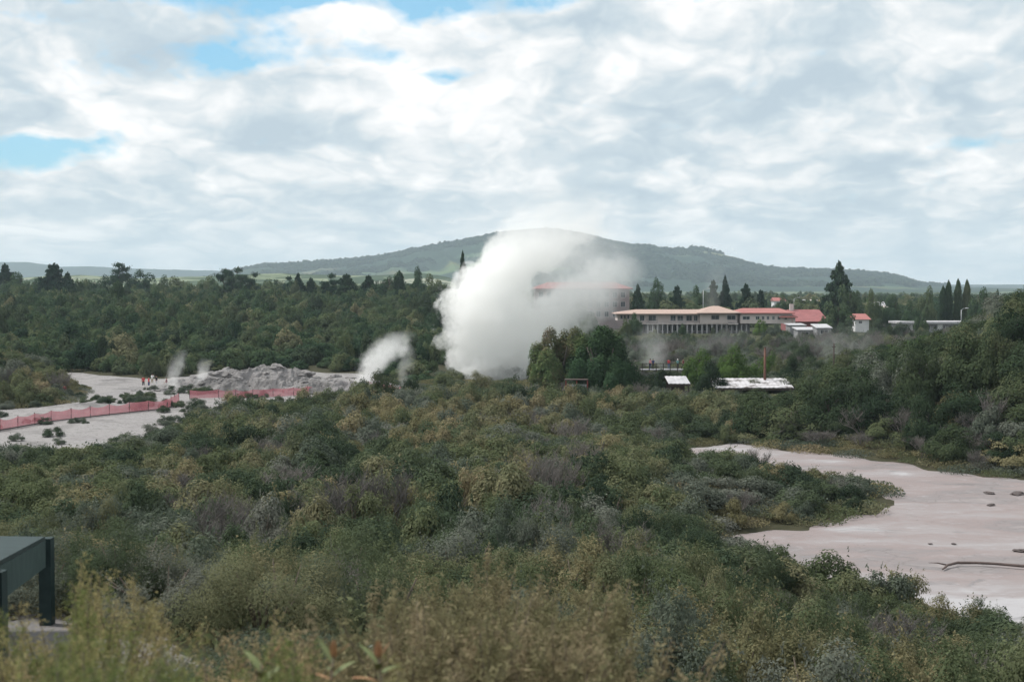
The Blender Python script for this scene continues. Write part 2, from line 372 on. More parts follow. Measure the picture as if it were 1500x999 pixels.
# ------------------------------------------------------------------ hills
def prof(pts, A, Rr):
    px = 750 + F * np.tan(np.clip(A, -1, 1))
    py = np.interp(px, [p[0] for p in pts], [p[1] for p in pts])
    return EYE + (HY - py) / F * Rr * np.cos(A)
MNT = [(-400, 440), (200, 425), (300, 408), (340, 399), (380, 391), (440, 387), (500, 383), (560, 377), (600, 369), (650, 359), (700, 350), (745, 341), (800, 338), (850, 345), (900, 357), (930, 362),
       (1000, 364), (1030, 366), (1070, 376), (1120, 390), (1170, 395), (1230, 398), (1290, 402), (1320, 408), (1345, 417), (1420, 421), (1600, 425)]
LOW = [(-500, 396), (-200, 388), (0, 384), (40, 384), (90, 391), (130, 390), (180, 393), (250, 395), (330, 397), (400, 397), (700, 399), (1300, 416), (1400, 417), (1700, 416.5), (2200, 414)]
def hill_mat(name, forest, field, scale, thr):
    m, nt, out = newmat(name); N = NT(nt)
    geo = N.n('ShaderNodeNewGeometry'); P = geo.outputs['Position']
    f1 = N.noise(P, .012, 5, .7)
    fo = N.ramp(f1, [(.35, tuple(c * .7 for c in forest)), (.55, forest), (.7, tuple(c * 1.5 for c in forest))])
    vo = N.n('ShaderNodeTexVoronoi'); N.L(P, vo.inputs['Vector']); vo.inputs['Scale'].default_value = scale
    fi = N.mix(.35, field, vo.outputs['Color'], 'MULTIPLY')
    a = N.noise(P, .0011, 3, .55)
    f = N.maprange(a, thr, thr + .03)
    p = N.n('ShaderNodeBsdfDiffuse'); N.L(N.mix(f, fo, fi), p.inputs[0]); N.L(p.outputs[0], out.inputs[0]); return m
def hillf(pts, r0, rp, r1, amp, seed):
    def f(X, Y, A, Rr):
        t = np.clip((Rr - r0) / (rp - r0), 0, 2)
        top = prof(pts, A, np.full_like(Rr, rp))
        sp = fbm(A * 42, Rr / 900, seed, 5); sp2 = np.abs(fbm(A * 26 + Rr / 2500, Rr / 1500, seed + 3, 4) - .47) * 2
        up = np.where(t < 1, sst(0, 1, t) ** 1.0, 1 - sst(rp, r1, Rr))
        w = np.clip(t * (1 - np.clip(t, 0, 1)) * 4, 0, 1)
        z = top * up * (1 - amp * w * (sp2 + sp * .6)) + (fbm(X / 40, Y / 40, seed + 9, 4) - .47) * 6 * np.clip(top / 60, 0, 1)
        return np.where(Rr <= r0 + 1, -25, z - 6 * (1 - sst(0, .1, t)))
    return f
haz = np.radians(np.arange(-30, 30.01, .05))
hm = hill_mat('mountain_bush', (.030, .050, .036), (.13, .16, .085), .006, .545)
mt = polar('mountain', np.radians(np.arange(-24, 24.01, .045)), np.geomspace(3300, 7000, 150), hillf(MNT, 3350, 5200, 7000, .48, 70), hm)
tag(obj('mountain', mt), kind='structure')
tag(obj('distant_hills', polar('distant_hills', np.radians(np.arange(-28, 28.01, .1)), np.geomspace(6800, 11000, 60), hillf(LOW, 6900, 8500, 11000, .3, 90), hill_mat('far_hill_bush', (.030, .048, .040), (.12, .15, .09), .004, .58))), kind='structure')
FARM = [(-300, 412), (0, 410), (60, 405), (120, 403), (200, 408), (300, 405), (360, 402), (420, 401), (500, 404), (560, 403), (620, 400), (660, 407), (700, 430), (1100, 436), (1500, 440)]
def farm_mat():
    m, nt, out = newmat('farm_fields'); N = NT(nt)
    geo = N.n('ShaderNodeNewGeometry'); P = geo.outputs['Position']
    q = N.vmath('MULTIPLY', P, (1, .45, 1))
    vo = N.n('ShaderNodeTexVoronoi'); N.L(q, vo.inputs['Vector']); vo.inputs['Scale'].default_value = .012
    c = N.ramp(N.n('ShaderNodeSeparateColor').outputs[0], [(0, (0, 0, 0)), (1, (1, 1, 1))]) if False else None
    sc = N.n('ShaderNodeSeparateColor'); N.L(vo.outputs['Color'], sc.inputs[0])
    c = N.ramp(sc.outputs[0], [(0, (.05, .075, .04)), (.45, (.06, .085, .045)), (.5, (.17, .20, .12)), (.75, (.22, .24, .16)), (.8, (.30, .30, .24)), (1, (.14, .18, .10))], 'LINEAR')
    n2 = N.noise(P, .02, 4, .7); c = N.mix(N.maprange(n2, .52, .56), c, (.035, .055, .028))
    p = N.n('ShaderNodeBsdfDiffuse'); N.L(c, p.inputs[0]); N.L(p.outputs[0], out.inputs[0]); return m
tag(obj('farmland', polar('farmland', np.radians(np.arange(-26, 20.01, .15)), np.geomspace(1500, 3300, 60), hillf(FARM, 1550, 2500, 3300, .15, 110), farm_mat())), kind='structure')

# ------------------------------------------------------------------ foliage builders
def leaf_quads(P, Nn, size, asp=.5, rng=NR):
    n = len(P)
    Nn = Nn / (np.linalg.norm(Nn, axis=1, keepdims=True) + 1e-9)
    t = rng.normal(size=(n, 3)); t -= Nn * (t * Nn).sum(1, keepdims=True); t /= np.linalg.norm(t, axis=1, keepdims=True) + 1e-9
    b = np.cross(Nn, t); s = (size * rng.uniform(.6, 1.35, n))[:, None]
    V = np.stack([P - t * s, P + b * s * asp - t * s * .1, P + t * s, P - b * s * asp - t * s * .1], 1).reshape(-1, 3)
    return V, np.arange(4 * n).reshape(n, 4)
def crown_pts(seed, nclump, nleaf, crad=(.24, .42), spray=.25, zlo=.0, shell=(.55, .85), zs=1.0, skirt=True):
    rng = np.random.default_rng(seed)
    d = rng.normal(size=(nclump, 3)); d[:, 2] = np.abs(d[:, 2]) * 1.0 + zlo
    d /= np.linalg.norm(d, axis=1, keepdims=True)
    c = d * rng.uniform(*shell, (nclump, 1)) * rng.uniform(.8, 1.15, (nclump, 1)); c[:, 2] = c[:, 2] * .85 + .12
    if skirt:
        k = nclump // 3; a = rng.uniform(0, 2 * PI, k); c[:k] = np.stack([np.cos(a) * .62, np.sin(a) * .62, rng.uniform(.12, .3, k)], 1)
    cr = rng.uniform(*crad, nclump)
    w = cr ** 2; w /= w.sum(); ci = rng.choice(nclump, nleaf, p=w)
    u = rng.normal(size=(nleaf, 3)); u /= np.linalg.norm(u, axis=1, keepdims=True); u[:, 2] = np.where(rng.random(nleaf) < .7, np.abs(u[:, 2]), u[:, 2])
    rad = cr[ci] * rng.uniform(.25, 1, nleaf) ** .35
    P = c[ci] + u * rad[:, None]
    # sprays: twigs that lift out of the clumps
    ns = int(nleaf * spray)
    if ns:
        nsp = max(8, nclump * 3); sd = d[rng.integers(0, nclump, nsp)] + rng.normal(size=(nsp, 3)) * .35; sd[:, 2] = np.abs(sd[:, 2]) + .55
        sd /= np.linalg.norm(sd, axis=1, keepdims=True); sc = c[rng.integers(0, nclump, nsp)]; sl = rng.uniform(.25, .62, nsp)
        si = rng.integers(0, nsp, ns); tt = rng.uniform(0, 1, ns)
        P[:ns] = sc[si] + sd[si] * (tt * sl[si])[:, None] + rng.normal(size=(ns, 3)) * (.055 * (1.15 - tt))[:, None]
        u[:ns] = rng.normal(size=(ns, 3)); 
    P[:, 2] = np.maximum(P[:, 2], .01)
    Nn = u * 1.5 + P * 1.0 + rng.normal(size=(nleaf, 3)) * .38 + np.array([0, 0, .3])
    P[:, 2] *= zs
    return P, Nn, rng
def shrub_mesh(name, seed, mat, nclump, nleaf, leaf, **kw):
    P, Nn, rng = crown_pts(seed, nclump, nleaf, **kw)
    V, Fc = leaf_quads(P, Nn, leaf, rng=rng)
    return mesh_from(name, V, Fc, mat)
def recolor(me, mat, name):
    c = me.copy(); c.name = name; c.materials[0] = mat; return c
def stems_mesh(name, seed, n=7, mat=None, rad=.022, h=.8):
    rr = random.Random(seed); mb = MB()
    for i in range(n):
        a = rr.uniform(0, 2 * PI); s = rr.uniform(.15, .6)
        mb.tube([(0.03 * math.cos(a), .03 * math.sin(a), -.15), (math.cos(a) * s * .5, math.sin(a) * s * .5, h * .45), (math.cos(a + .3) * s, math.sin(a + .3) * s, h * rr.uniform(.7, 1))], [rad, rad * .7, rad * .3], 5)
    return mb.mesh(name, mat or M['twig'], True)
NEARV = [shrub_mesh('foliage', 100 + i, M['olive'], 34, 42000, .0115, crad=(.15, .33), spray=.22) for i in range(3)]
MIDV = [shrub_mesh('foliage', 200 + i, M['olive'], 26, 17000, .021, crad=(.17, .36), spray=.16) for i in range(4)]
FARV = [shrub_mesh('foliage', 300 + i, M['olive'], 18, 5200, .042, crad=(.22, .42), spray=.1) for i in range(4)]
def dead_mesh(seed):
    rr = random.Random(seed); mb = MB()
    for i in range(16):
        a = rr.uniform(0, 2 * PI); t = rr.uniform(.1, .95); base = Vector((0, 0, 0)); tip = Vector((math.cos(a) * t, math.sin(a) * t, rr.uniform(.5, 1.05)))
        mid = tip * .5 + Vector((rr.uniform(-.1, .1), rr.uniform(-.1, .1), .1)); mb.tube([base, mid, tip], [.02, .013, .004], 4)
        for k in range(14):
            q = mid.lerp(tip, rr.random()); e = q + Vector((rr.uniform(-.25, .25), rr.uniform(-.25, .25), rr.uniform(.05, .3))); mb.tube([q, e], [.008, .003], 3)
            for j in range(3):
                q2 = q.lerp(e, rr.uniform(.3, 1)); e2 = q2 + Vector((rr.uniform(-.12, .12), rr.uniform(-.12, .12), rr.uniform(.02, .16))); mb.tube([q2, e2], [.005, .002], 3)
    return mb.mesh('twigs', M['dead'])
DEADV = [dead_mesh(i) for i in range(3)]
STEMS = [stems_mesh('stem', i) for i in range(3)]
COLS = ['olive', 'greygreen', 'dark', 'brown']
def colorset(vs): return {c: [v if c == 'olive' else recolor(v, M[c], v.name) for v in vs] for c in COLS}
NEARC, MIDC, FARC = colorset(NEARV), colorset(MIDV), colorset(FARV)

# ---- scatter as one object of stuff
def scatter(name, pts, sc, rz, vi, variants, label, cat):
    me = bpy.data.meshes.new(name); pts = np.asarray(pts, np.float32); n = len(pts)
    me.vertices.add(n); me.vertices.foreach_set('co', pts.ravel())
    a = me.attributes.new('sc', 'FLOAT_VECTOR', 'POINT'); a.data.foreach_set('vector', np.asarray(sc, np.float32).ravel())
    a = me.attributes.new('ro', 'FLOAT_VECTOR', 'POINT'); ro = np.zeros((n, 3), np.float32); ro[:, 2] = rz; a.data.foreach_set('vector', ro.ravel())
    a = me.attributes.new('vi', 'INT', 'POINT'); a.data.foreach_set('value', np.asarray(vi, np.int32))
    coll = bpy.data.collections.new(name + '_kinds')
    for i, v in enumerate(variants):
        coll.objects.link(bpy.data.objects.new('%s_kind_%02d' % (name, i), v))
    ng = bpy.data.node_groups.new(name, 'GeometryNodeTree')
    ng.interface.new_socket('Geometry', in_out='INPUT', socket_type='NodeSocketGeometry'); ng.interface.new_socket('Geometry', in_out='OUTPUT', socket_type='NodeSocketGeometry')
    gi = ng.nodes.new('NodeGroupInput'); go = ng.nodes.new('NodeGroupOutput'); ip = ng.nodes.new('GeometryNodeInstanceOnPoints'); ci = ng.nodes.new('GeometryNodeCollectionInfo')
    ci.inputs['Collection'].default_value = coll; ci.inputs['Separate Children'].default_value = True; ci.inputs['Reset Children'].default_value = True
    def na(nm, t):
        k = ng.nodes.new('GeometryNodeInputNamedAttribute'); k.data_type = t; k.inputs['Name'].default_value = nm; return [o for o in k.outputs if o.enabled][0]
    ip.inputs['Pick Instance'].default_value = True
    lk = ng.links.new
    lk(gi.outputs[0], ip.inputs['Points']); lk(ci.outputs[0], ip.inputs['Instance']); lk(na('vi', 'INT'), ip.inputs['Instance Index'])
    e2r = ng.nodes.new('FunctionNodeEulerToRotation'); lk(na('ro', 'FLOAT_VECTOR'), e2r.inputs[0]); lk(e2r.outputs[0], ip.inputs['Rotation'])
    lk(na('sc', 'FLOAT_VECTOR'), ip.inputs['Scale']); lk(ip.outputs[0], go.inputs[0])
    o = obj(name, me); md = o.modifiers.new('scatter', 'NODES'); md.node_group = ng
    tag(o, label, cat, kind='stuff'); return o

def jgrid(rmin, rmax, step, azmin, azmax, rng):
    xm = rmax * math.sin(math.radians(max(abs(azmin), abs(azmax)))) + step
    gx = np.arange(-xm, xm, step); gy = np.arange(rmin * .85, rmax + step, step)
    X, Y = np.meshgrid(gx, gy); X = X + (np.arange(X.shape[0]) % 2)[:, None] * step / 2
    X = (X + rng.uniform(-.42, .42, X.shape) * step).ravel(); Y = (Y + rng.uniform(-.42, .42, Y.shape) * step).ravel()
    r = np.hypot(X, Y); a = np.degrees(np.arctan2(X, Y))
    k = (r >= rmin) & (r < rmax) & (a > azmin) & (a < azmax); return X[k], Y[k]
BUILD_ZONES = []   # (x0,x1,y0,y1) kept clear of trees
def clear_of(X, Y, pad=0):
    k = np.ones(len(X), bool)
    for x0, x1, y0, y1 in BUILD_ZONES: k &= ~((X > x0 - pad) & (X < x1 + pad) & (Y > y0 - pad) & (Y < y1 + pad))
    return k

# ------------------------------------------------------------------ shrubs on the slope
def colour_field(X, Y, rng):
    """plant colour: patches of brown-tinged, grey-green and dark shrubs"""
    n1 = fbm(X / 14, Y / 14, 61); n2 = fbm(X / 6, Y / 6, 63); r = np.hypot(X, Y)
    px = 750 + F * X / Y
    out = np.zeros(len(X), int)                                   # olive
    out[(n2 + rng.uniform(-.12, .12, len(X))) > .52] = 1            # grey green
    out[(n1 + rng.uniform(-.12, .12, len(X))) < .38] = 2            # dark
    b = (r < 24) & (px > 560) & (px < 900) & (rng.random(len(X)) < .75)
    b |= (rng.random(len(X)) < .07) | ((n1 > .56) & (rng.random(len(X)) < .35))
    out[b] = 3
    return out
rng = np.random.default_rng(5)
sets = []
for (r0, r1, st, hr, rr) in [(6.5, 11, .95, (.55, .95), (.55, .85)), (11, 20, 1.15, (.9, 1.4), (.75, 1.1)), (20, 34, 1.5, (1.2, 1.9), (1.0, 1.5)), (34, 62, 1.95, (1.3, 2.3), (1.2, 1.9)), (62, 115, 2.3, (1.3, 2.5), (1.4, 2.3)), (115, 222, 2.7, (1.4, 3.2), (1.7, 2.8))]:
    X, Y = jgrid(r0, r1, st, -23, 23, rng)
    n = len(X); H = rng.uniform(*hr, n); Rd = rng.uniform(*rr, n)
    H *= .55 + 1.0 * fbm(X / 7, Y / 7, 77)
    sets.append(np.stack([X, Y, H, Rd], 1))
S = np.concatenate(sets); X, Y, H, Rd = S.T
r = np.hypot(X, Y); az = np.degrees(np.arctan2(X, Y)); sp = in_poly(X, Y, PAN); sl = in_poly(X, Y, PLAIN); sq = in_poly(X, Y, PATH)
edge = np.minimum(-sp, np.minimum(-sl, -sq * 3))
keep = (edge > .3) & ~((r > 112) & (az > 9.0) & (edge > 9)) & ~((r > 185) & (az > -5))
# low rims next to bare ground
H = np.where(edge < 4, H * (.55 + .45 * np.clip(edge, 0, 4) / 4), H); Rd = np.where(edge < 2, np.minimum(Rd, .7 + edge * .4), Rd)
# limit height so that nothing near the right edge stands over the mud
keep &= rng.random(len(X)) > .03
# bare strip seen at the back left
X, Y, H, Rd, r, az = [a[keep] for a in (X, Y, H, Rd, r, az)]
Z = ground(X, Y)
LIMX = [-100, 0, 130, 250, 300, 400, 500, 560, 620, 700, 960, 1000, 1170, 1200, 1300, 1600]; LIMY = [652, 652, 656, 622, 592, 586, 577, 570, 566, 558, 566, 572, 572, 560, 540, 500]
pxx = 750 + F * X / Y
H = np.where((r > 55) & ((r < 160) | (pxx > 560)), np.minimum(H, EYE + (HY - np.interp(pxx, LIMX, LIMY)) / F * Y - Z), H)
LIM2X = [-100, 560, 900, 1050, 1130, 1200, 1330, 1400, 1500, 1600]; LIM2Y = [600, 600, 640, 720, 800, 812, 826, 862, 880, 890]
H = np.where(r < 64, np.minimum(H, EYE + (HY - np.interp(pxx, LIM2X, LIM2Y)) / F * Y - Z), H)
H = np.where(r < 13.5, np.minimum(H, EYE + (HY - np.interp(pxx, [-100, 300, 360, 560, 620, 850, 900, 1600], [960, 960, 935, 950, 905, 905, 935, 950])) / F * Y - Z), H)
kk = H > .35; X, Y, H, Rd, r, az, Z = [a[kk] for a in (X, Y, H, Rd, r, az, Z)]
C = colour_field(X, Y, rng); ROT = rng.uniform(0, 2 * PI, len(X))
isdead = rng.random(len(X)) < np.where((r > 112) & (az > 9), .4, np.where(r > 30, .035, .0))
px = 750 + F * X / Y; py = HY + F * (EYE - Z - H * .6) / Y
size = Rd * H / r ** 2 * ((px > -10) & (px < 1510) & (py < 1040))
order = np.argsort(-size); indiv = set(order[:296].tolist())
CN = {0: 'olive green', 1: 'grey-green', 2: 'dark green', 3: 'brown-tinged'}
def where_s(x, y, rr_):
    p = 750 + F * x / y
    side = 'at the far left' if p < 260 else 'left of centre' if p < 560 else 'in the middle' if p < 900 else 'right of centre' if p < 1180 else 'at the far right'
    dep = 'closest to the viewer' if rr_ < 12 else 'near the foot of the picture' if rr_ < 19 else 'part way down the slope' if rr_ < 32 else 'lower down the slope'
    return side, dep
LAB = {}
def lodset(rv): return NEARC if rv < 16 else MIDC if rv < 48 else FARC
shr_lists = {'near': [], 'mid': [], 'far': []}
for i in range(len(X)):
    if i in indiv:
        side, dep = where_s(X[i], Y[i], r[i]); hz = 'tall' if H[i] > 1.45 else 'low' if H[i] < .85 else 'mid-height'; wd = 'broad' if Rd[i] > 1.15 else 'narrow'
        dead = isdead[i]
        cn = 'bare grey-twigged' if dead else CN[C[i]]
        lab = f"{hz} {wd} {cn} shrub {dep} {side}"
        e = empty('shrub', (X[i], Y[i], Z[i] - .05), ROT[i], lab, 'shrub', f"{hz} {wd} {cn} shrubs {dep} {side}")
        e.scale = (Rd[i], Rd[i] * R_.uniform(.85, 1.15), H[i])
        if dead: obj('twigs', R_.choice(DEADV), e)
        else:
            obj('foliage', R_.choice(lodset(r[i])[COLS[C[i]]]), e); obj('stem', R_.choice(STEMS), e)
rest = np.array([i for i in range(len(X)) if i not in indiv])
VAR = []
def vidx(i):
    return 0
lodn = np.where(r < 16, 0, np.where(r < 62, 1, 2))
VAR = [v for s in (NEARC, MIDC, FARC) for c in COLS for v in s[c]] + DEADV
base = {0: 0, 1: 4 * 3, 2: 4 * 3 + 4 * 4}; cnt = {0: 3, 1: 4, 2: 4}
vi = []
for i in rest:
    l = int(lodn[i]); vi.append(len(VAR) - 3 + R_.randrange(3) if isdead[i] else base[l] + int(C[i]) * cnt[l] + R_.randrange(cnt[l]))
scatter('scrub', np.stack([X, Y, Z - .05], 1)[rest], np.stack([Rd, Rd, H], 1)[rest], ROT[rest], vi, VAR, 'dense mixed scrub covering the slope and the flats around the bare ground', 'scrub')
print('shrubs', len(X))

# low ground cover between the shrubs: heath tufts
def tuft_mesh(seed, mat):
    rg = np.random.default_rng(seed); n = 900
    a = rg.uniform(0, 2 * PI, n); rd = rg.uniform(0, 1, n) ** .6; P = np.stack([np.cos(a) * rd, np.sin(a) * rd, rg.uniform(0.02, .35, n) * (1.1 - rd * .6)], 1)
    V, Fc = leaf_quads(P, rg.normal(size=(n, 3)) + [0, 0, .6], .05, .4, rg); return mesh_from('tuft', V, Fc, mat)
TV = [tuft_mesh(1, M['olive']), tuft_mesh(2, M['greygreen']), tuft_mesh(3, M['brown'])]
xs, ys = jgrid(3.5, 70, 1.1, -24, 24, rng); k = (in_poly(xs, ys, PAN) < -.1) & (in_poly(xs, ys, PATH) < -.2); xs, ys = xs[k], ys[k]
xs2, ys2 = jgrid(70, 225, 2.0, -24, 24, rng); e2 = np.maximum(in_poly(xs2, ys2, PAN), in_poly(xs2, ys2, PLAIN)); k = (e2 < .3); xs2, ys2 = xs2[k], ys2[k]
xs = np.concatenate([xs, xs2]); ys = np.concatenate([ys, ys2]); ss = np.where(np.hypot(xs, ys) < 70, 1.0, 1.7) * rng.uniform(.7, 1.3, len(xs))
scatter('heath_ground_cover', np.stack([xs, ys, ground(xs, ys) - .03], 1), np.stack([ss, ss, ss], 1), rng.uniform(0, 6.28, len(xs)), rng.integers(0, 3, len(xs)), TV, 'low heathy ground cover filling the gaps between the shrubs', 'ground cover')
# small tufts dotted over the sinter near its rims
xs, ys = jgrid(125, 222, 2.2, -24, -3, rng); s_ = in_poly(xs, ys, PLAIN); nn = fbm(xs / 7, ys / 7, 88)
k = (s_ > 0) & ((nn > .59) | ((s_ < 3) & (rng.random(len(xs)) < .35))); xs, ys = xs[k], ys[k]; ss = rng.uniform(.35, .95, len(xs))
scatter('sinter_tufts', np.stack([xs, ys, np.zeros(len(xs))], 1), np.stack([ss * 1.3, ss * 1.3, ss * 1.1], 1), rng.uniform(0, 6.28, len(xs)), rng.integers(0, 8, len(xs)), FARC['greygreen'] + FARC['dark'], 'scattered low tufts on the pale sinter', 'tufts')

# ------------------------------------------------------------------ trees
def trunk_mesh(seed, h, r0, nb=6, spread=.5, z0=.35):
    rr = random.Random(seed); mb = MB()
    top = Vector((rr.uniform(-.1, .1) * h * .4, rr.uniform(-.1, .1) * h * .4, h))
    mb.tube([(0, 0, -.6), (0, 0, h * .3), top * .65 + Vector((0, 0, 0)), top], [r0 * 1.2, r0 * .9, r0 * .55, r0 * .12], 8)
    for i in range(nb):
        t = z0 + (1 - z0) * (i + .5) / nb * .85; b = Vector((0, 0, h * t)); a = i * 2.4 + rr.uniform(-.4, .4); L = h * spread * (1.1 - t * .6)
        e = b + Vector((math.cos(a) * L, math.sin(a) * L, L * rr.uniform(.4, .9))); mb.tube([b, b.lerp(e, .5) + Vector((0, 0, L * .08)), e], [r0 * .4, r0 * .25, r0 * .07], 5)
    return mb.mesh('trunk', M['bark'], True)
def broad_mesh(seed, mat, nleaf=5000, leaf=.05, ncl=34, name='crown'):
    """unit crown: radius 1, height 1, lifted a little"""
    return shrub_mesh(name, seed, mat, ncl, nleaf, leaf, crad=(.18, .36), spray=.0, zlo=-.0, shell=(.5, .85))
def conifer_mesh(seed, mat, nleaf=4000, leaf=.035, taper=1.0, tiers=11, dens=1.0, zb=.08):
    rg = np.random.default_rng(seed); V = []
    P = []; U = []
    for k in range(tiers):
        t = (k + .5) / tiers; z = zb + (1 - zb) * t; R0 = (1 - t) ** taper * 1.0 + .015
        nb = int(5 + 7 * (1 - t))
        for j in range(nb):
            if rg.random() > dens: continue
            a = rg.uniform(0, 2 * PI); L = R0 * rg.uniform(.65, 1.1); m = int(nleaf / tiers / nb * (.4 + 1.2 * (1 - t)))
            s = rg.uniform(.05, 1, m) ** .7
            wv = (.16 * (1.1 - s) + .05) * (R0 * .8 + .12)
            P.append(np.stack([np.cos(a) * L * s, np.sin(a) * L * s, z - .05 * s * (1 - t) + .015 * s * s + rg.normal(0, .012, m)], 1) + rg.normal(size=(m, 3)) * np.stack([wv, wv, wv * .18], 1)); U.append(rg.normal(size=(m, 3)) + [0, 0, 1.0])
    P = np.concatenate(P); U = np.concatenate(U)
    Vv, Fc = leaf_quads(P, U, leaf, .5, rg)
    nl = 70; tz = rg.uniform(.9, 1.03, nl); P = np.concatenate([P, np.stack([rg.normal(0, .03, nl) * (1.06 - tz) * 6, rg.normal(0, .03, nl) * (1.06 - tz) * 6, tz], 1)]); U = np.concatenate([U, rg.normal(size=(nl, 3))])
    Vv, Fc = leaf_quads(P, U, leaf, .5, rg)
    # leaves sized for a tall narrow tree: squash is undone by the object's scale
    return mesh_from('crown', Vv, Fc, mat)
def poplar_mesh(seed, mat, n=5000):
    rg = np.random.default_rng(seed); t = rg.uniform(0.03, 1, n); prof_ = np.interp(t, [0, .12, .45, .8, .95, 1], [.5, .85, 1, .8, .4, .08])
    a = rg.uniform(0, 2 * PI, n); lump = .8 + .25 * np.sin(a * 3 + t * 25 + seed) * np.sin(t * 40 + a * 2)
    rd = prof_ * rg.uniform(.45, 1, n) ** .5 * lump; P = np.stack([np.cos(a) * rd, np.sin(a) * rd, t], 1)
    Vv, Fc = leaf_quads(P, np.stack([np.cos(a), np.sin(a), a * 0 + .6], 1) + rg.normal(size=(n, 3)) * .6, .05, .6, rg); return mesh_from('crown', Vv, Fc, mat)
def umbrella_mesh(seed, mat, n=2600):
    """thin pine: clumps held high on bare limbs; unit radius, unit height"""
    rg = np.random.default_rng(seed); k = 13; a = rg.uniform(0, 2 * PI, k); z = rg.uniform(.5, .98, k); rd = rg.uniform(.15, 1, k) * np.interp(z, [.5, .75, 1], [.9, 1, .35])
    c = np.stack([np.cos(a) * rd, np.sin(a) * rd, z], 1); ci = rg.integers(0, k, n); u = rg.normal(size=(n, 3))
    P = c[ci] + u * np.array([.17, .17, .028]); Vv, Fc = leaf_quads(P, u + [0, 0, .8], .05, .5, rg); return mesh_from('crown', Vv, Fc, mat), c
TREE = {
    'round': ([broad_mesh(400 + i, M['forest'], 5200, .05, 30) for i in range(4)], M['bark']),
    'bank': ([broad_mesh(420 + i, M['bankleaf'], 11000, .032, 44) for i in range(4)], M['bark']),
    'bright': ([broad_mesh(440 + i, M['bright'], 9000, .035, 36) for i in range(2)], M['bark']),
    'conifer': ([conifer_mesh(460 + i, M['pine'], 10000, .055, .55 + .17 * i, 10 + i) for i in range(3)], M['bark']),
    'norfolk': ([conifer_mesh(480, M['pine'], 9000, .045, .75, 15, .8)], M['bark']),
    'poplar': ([poplar_mesh(500 + i, M['forest']) for i in range(3)], M['bark']),
}
UMB = [umbrella_mesh(520 + i, M['pine']) for i in range(3)]
TRK = [trunk_mesh(600 + i, .85, .045, 6, .5) for i in range(3)]
STR = [trunk_mesh(620, .95, .03, 0)]
def umb_trunk(seed, c):
    mb = MB(); mb.tube([(0, 0, -.1), (.01, 0, .4), (0, .01, .92)], [.05, .035, .012], 7)
    for p in c: mb.tube([(0, 0, max(.3, p[2] - .22)), (p[0] * .6, p[1] * .6, p[2] - .08), tuple(p)], [.018, .012, .005], 4)
    return mb.mesh('trunk', M['bark'], True)
UMT = [umb_trunk(i, UMB[i][1]) for i in range(3)]
NAMES = {'round': ('broadleaf_tree', 'tree'), 'bank': ('kanuka_tree', 'tree'), 'bright': ('leafy_tree', 'tree'), 'conifer': ('conifer_tree', 'conifer'), 'norfolk': ('conifer_tree', 'conifer'), 'poplar': ('poplar_tree', 'poplar'), 'pine': ('pine_tree', 'pine')}
def tree(kind, x, y, h, rad, label, group=None, mat=None, zoff=0, k=None):
    z = g1(x, y)
    nm, cat = NAMES[kind]
    e = empty(nm, (x, y, z + zoff - .1), R_.uniform(0, 6.28), label, cat, group); e.scale = (rad, rad * R_.uniform(.9, 1.1), h)
    if kind == 'pine':
        i = R_.randrange(3) if k is None else k; obj('crown', UMB[i][0], e); obj('trunk', UMT[i], e)
    else:
        vs = TREE[kind][0]; me = vs[R_.randrange(len(vs)) if k is None else k]
        if mat: me = recolor(me, M[mat], 'crown')
        obj('crown', me, e)
        obj('trunk', STR[0] if kind in ('conifer', 'norfolk', 'poplar') else R_.choice(TRK), e)
    return e
def ptree(kind, px_, ytop, d, wpx, label, group=None, **kw):
    """tree whose top shows at px_, ytop from distance d, wpx wide"""
    x = ax(px_, d); z = g1(x, d); zt = EYE + ray(px_, ytop)[1] * d
    return tree(kind, x, d, max(2.0, (zt - z)) * 1.0, wpx / F * d / 2, label, group, **kw)

# ---- the pair of big dark trees in the middle: full-size crowns of their own
def big_tree(px_, ytop, d, wpx, seed, label, n=46000):
    x = ax(px_, d); z = g1(x, d); zt = EYE + ray(px_, ytop)[1] * d; h = zt - z; rad = wpx / F * d / 2
    e = empty('pohutukawa_tree', (x, d, z), 0, label, 'tree')
    P, Nn, rg = crown_pts(seed, 42, n, crad=(.15, .31), spray=.0, shell=(.5, .88)); P = P * [rad * 1.22, rad * 1.1, h * 1.04] + [0, 0, h * .01]
    V, Fc = leaf_quads(P, Nn, .14, .6, rg); obj('crown', mesh_from('crown', V, Fc, M['poh']), e)
    mb = MB(); rr = random.Random(seed)
    for k in range(5):
        a = k * 1.3; mb.tube([(math.cos(a) * .2, math.sin(a) * .2, -.4), (math.cos(a) * rad * .2, math.sin(a) * rad * .2, h * .3), (math.cos(a) * rad * .55, math.sin(a) * rad * .55, h * .7)], [.28, .2, .06], 7)
    obj('trunk', mb.mesh('trunk', M['bark'], True), e); return e
big_tree(818, 474, 190, 92, 701, 'dark spreading tree with russet-tipped crown directly right of the geyser steam')
big_tree(884, 477, 186, 100, 704, 'larger dark green domed tree, the right one of the pair beside the geyser')
ptree('round', 858, 497, 192, 50, 'dark low tree filling the gap behind the domed pair', mat='dark')

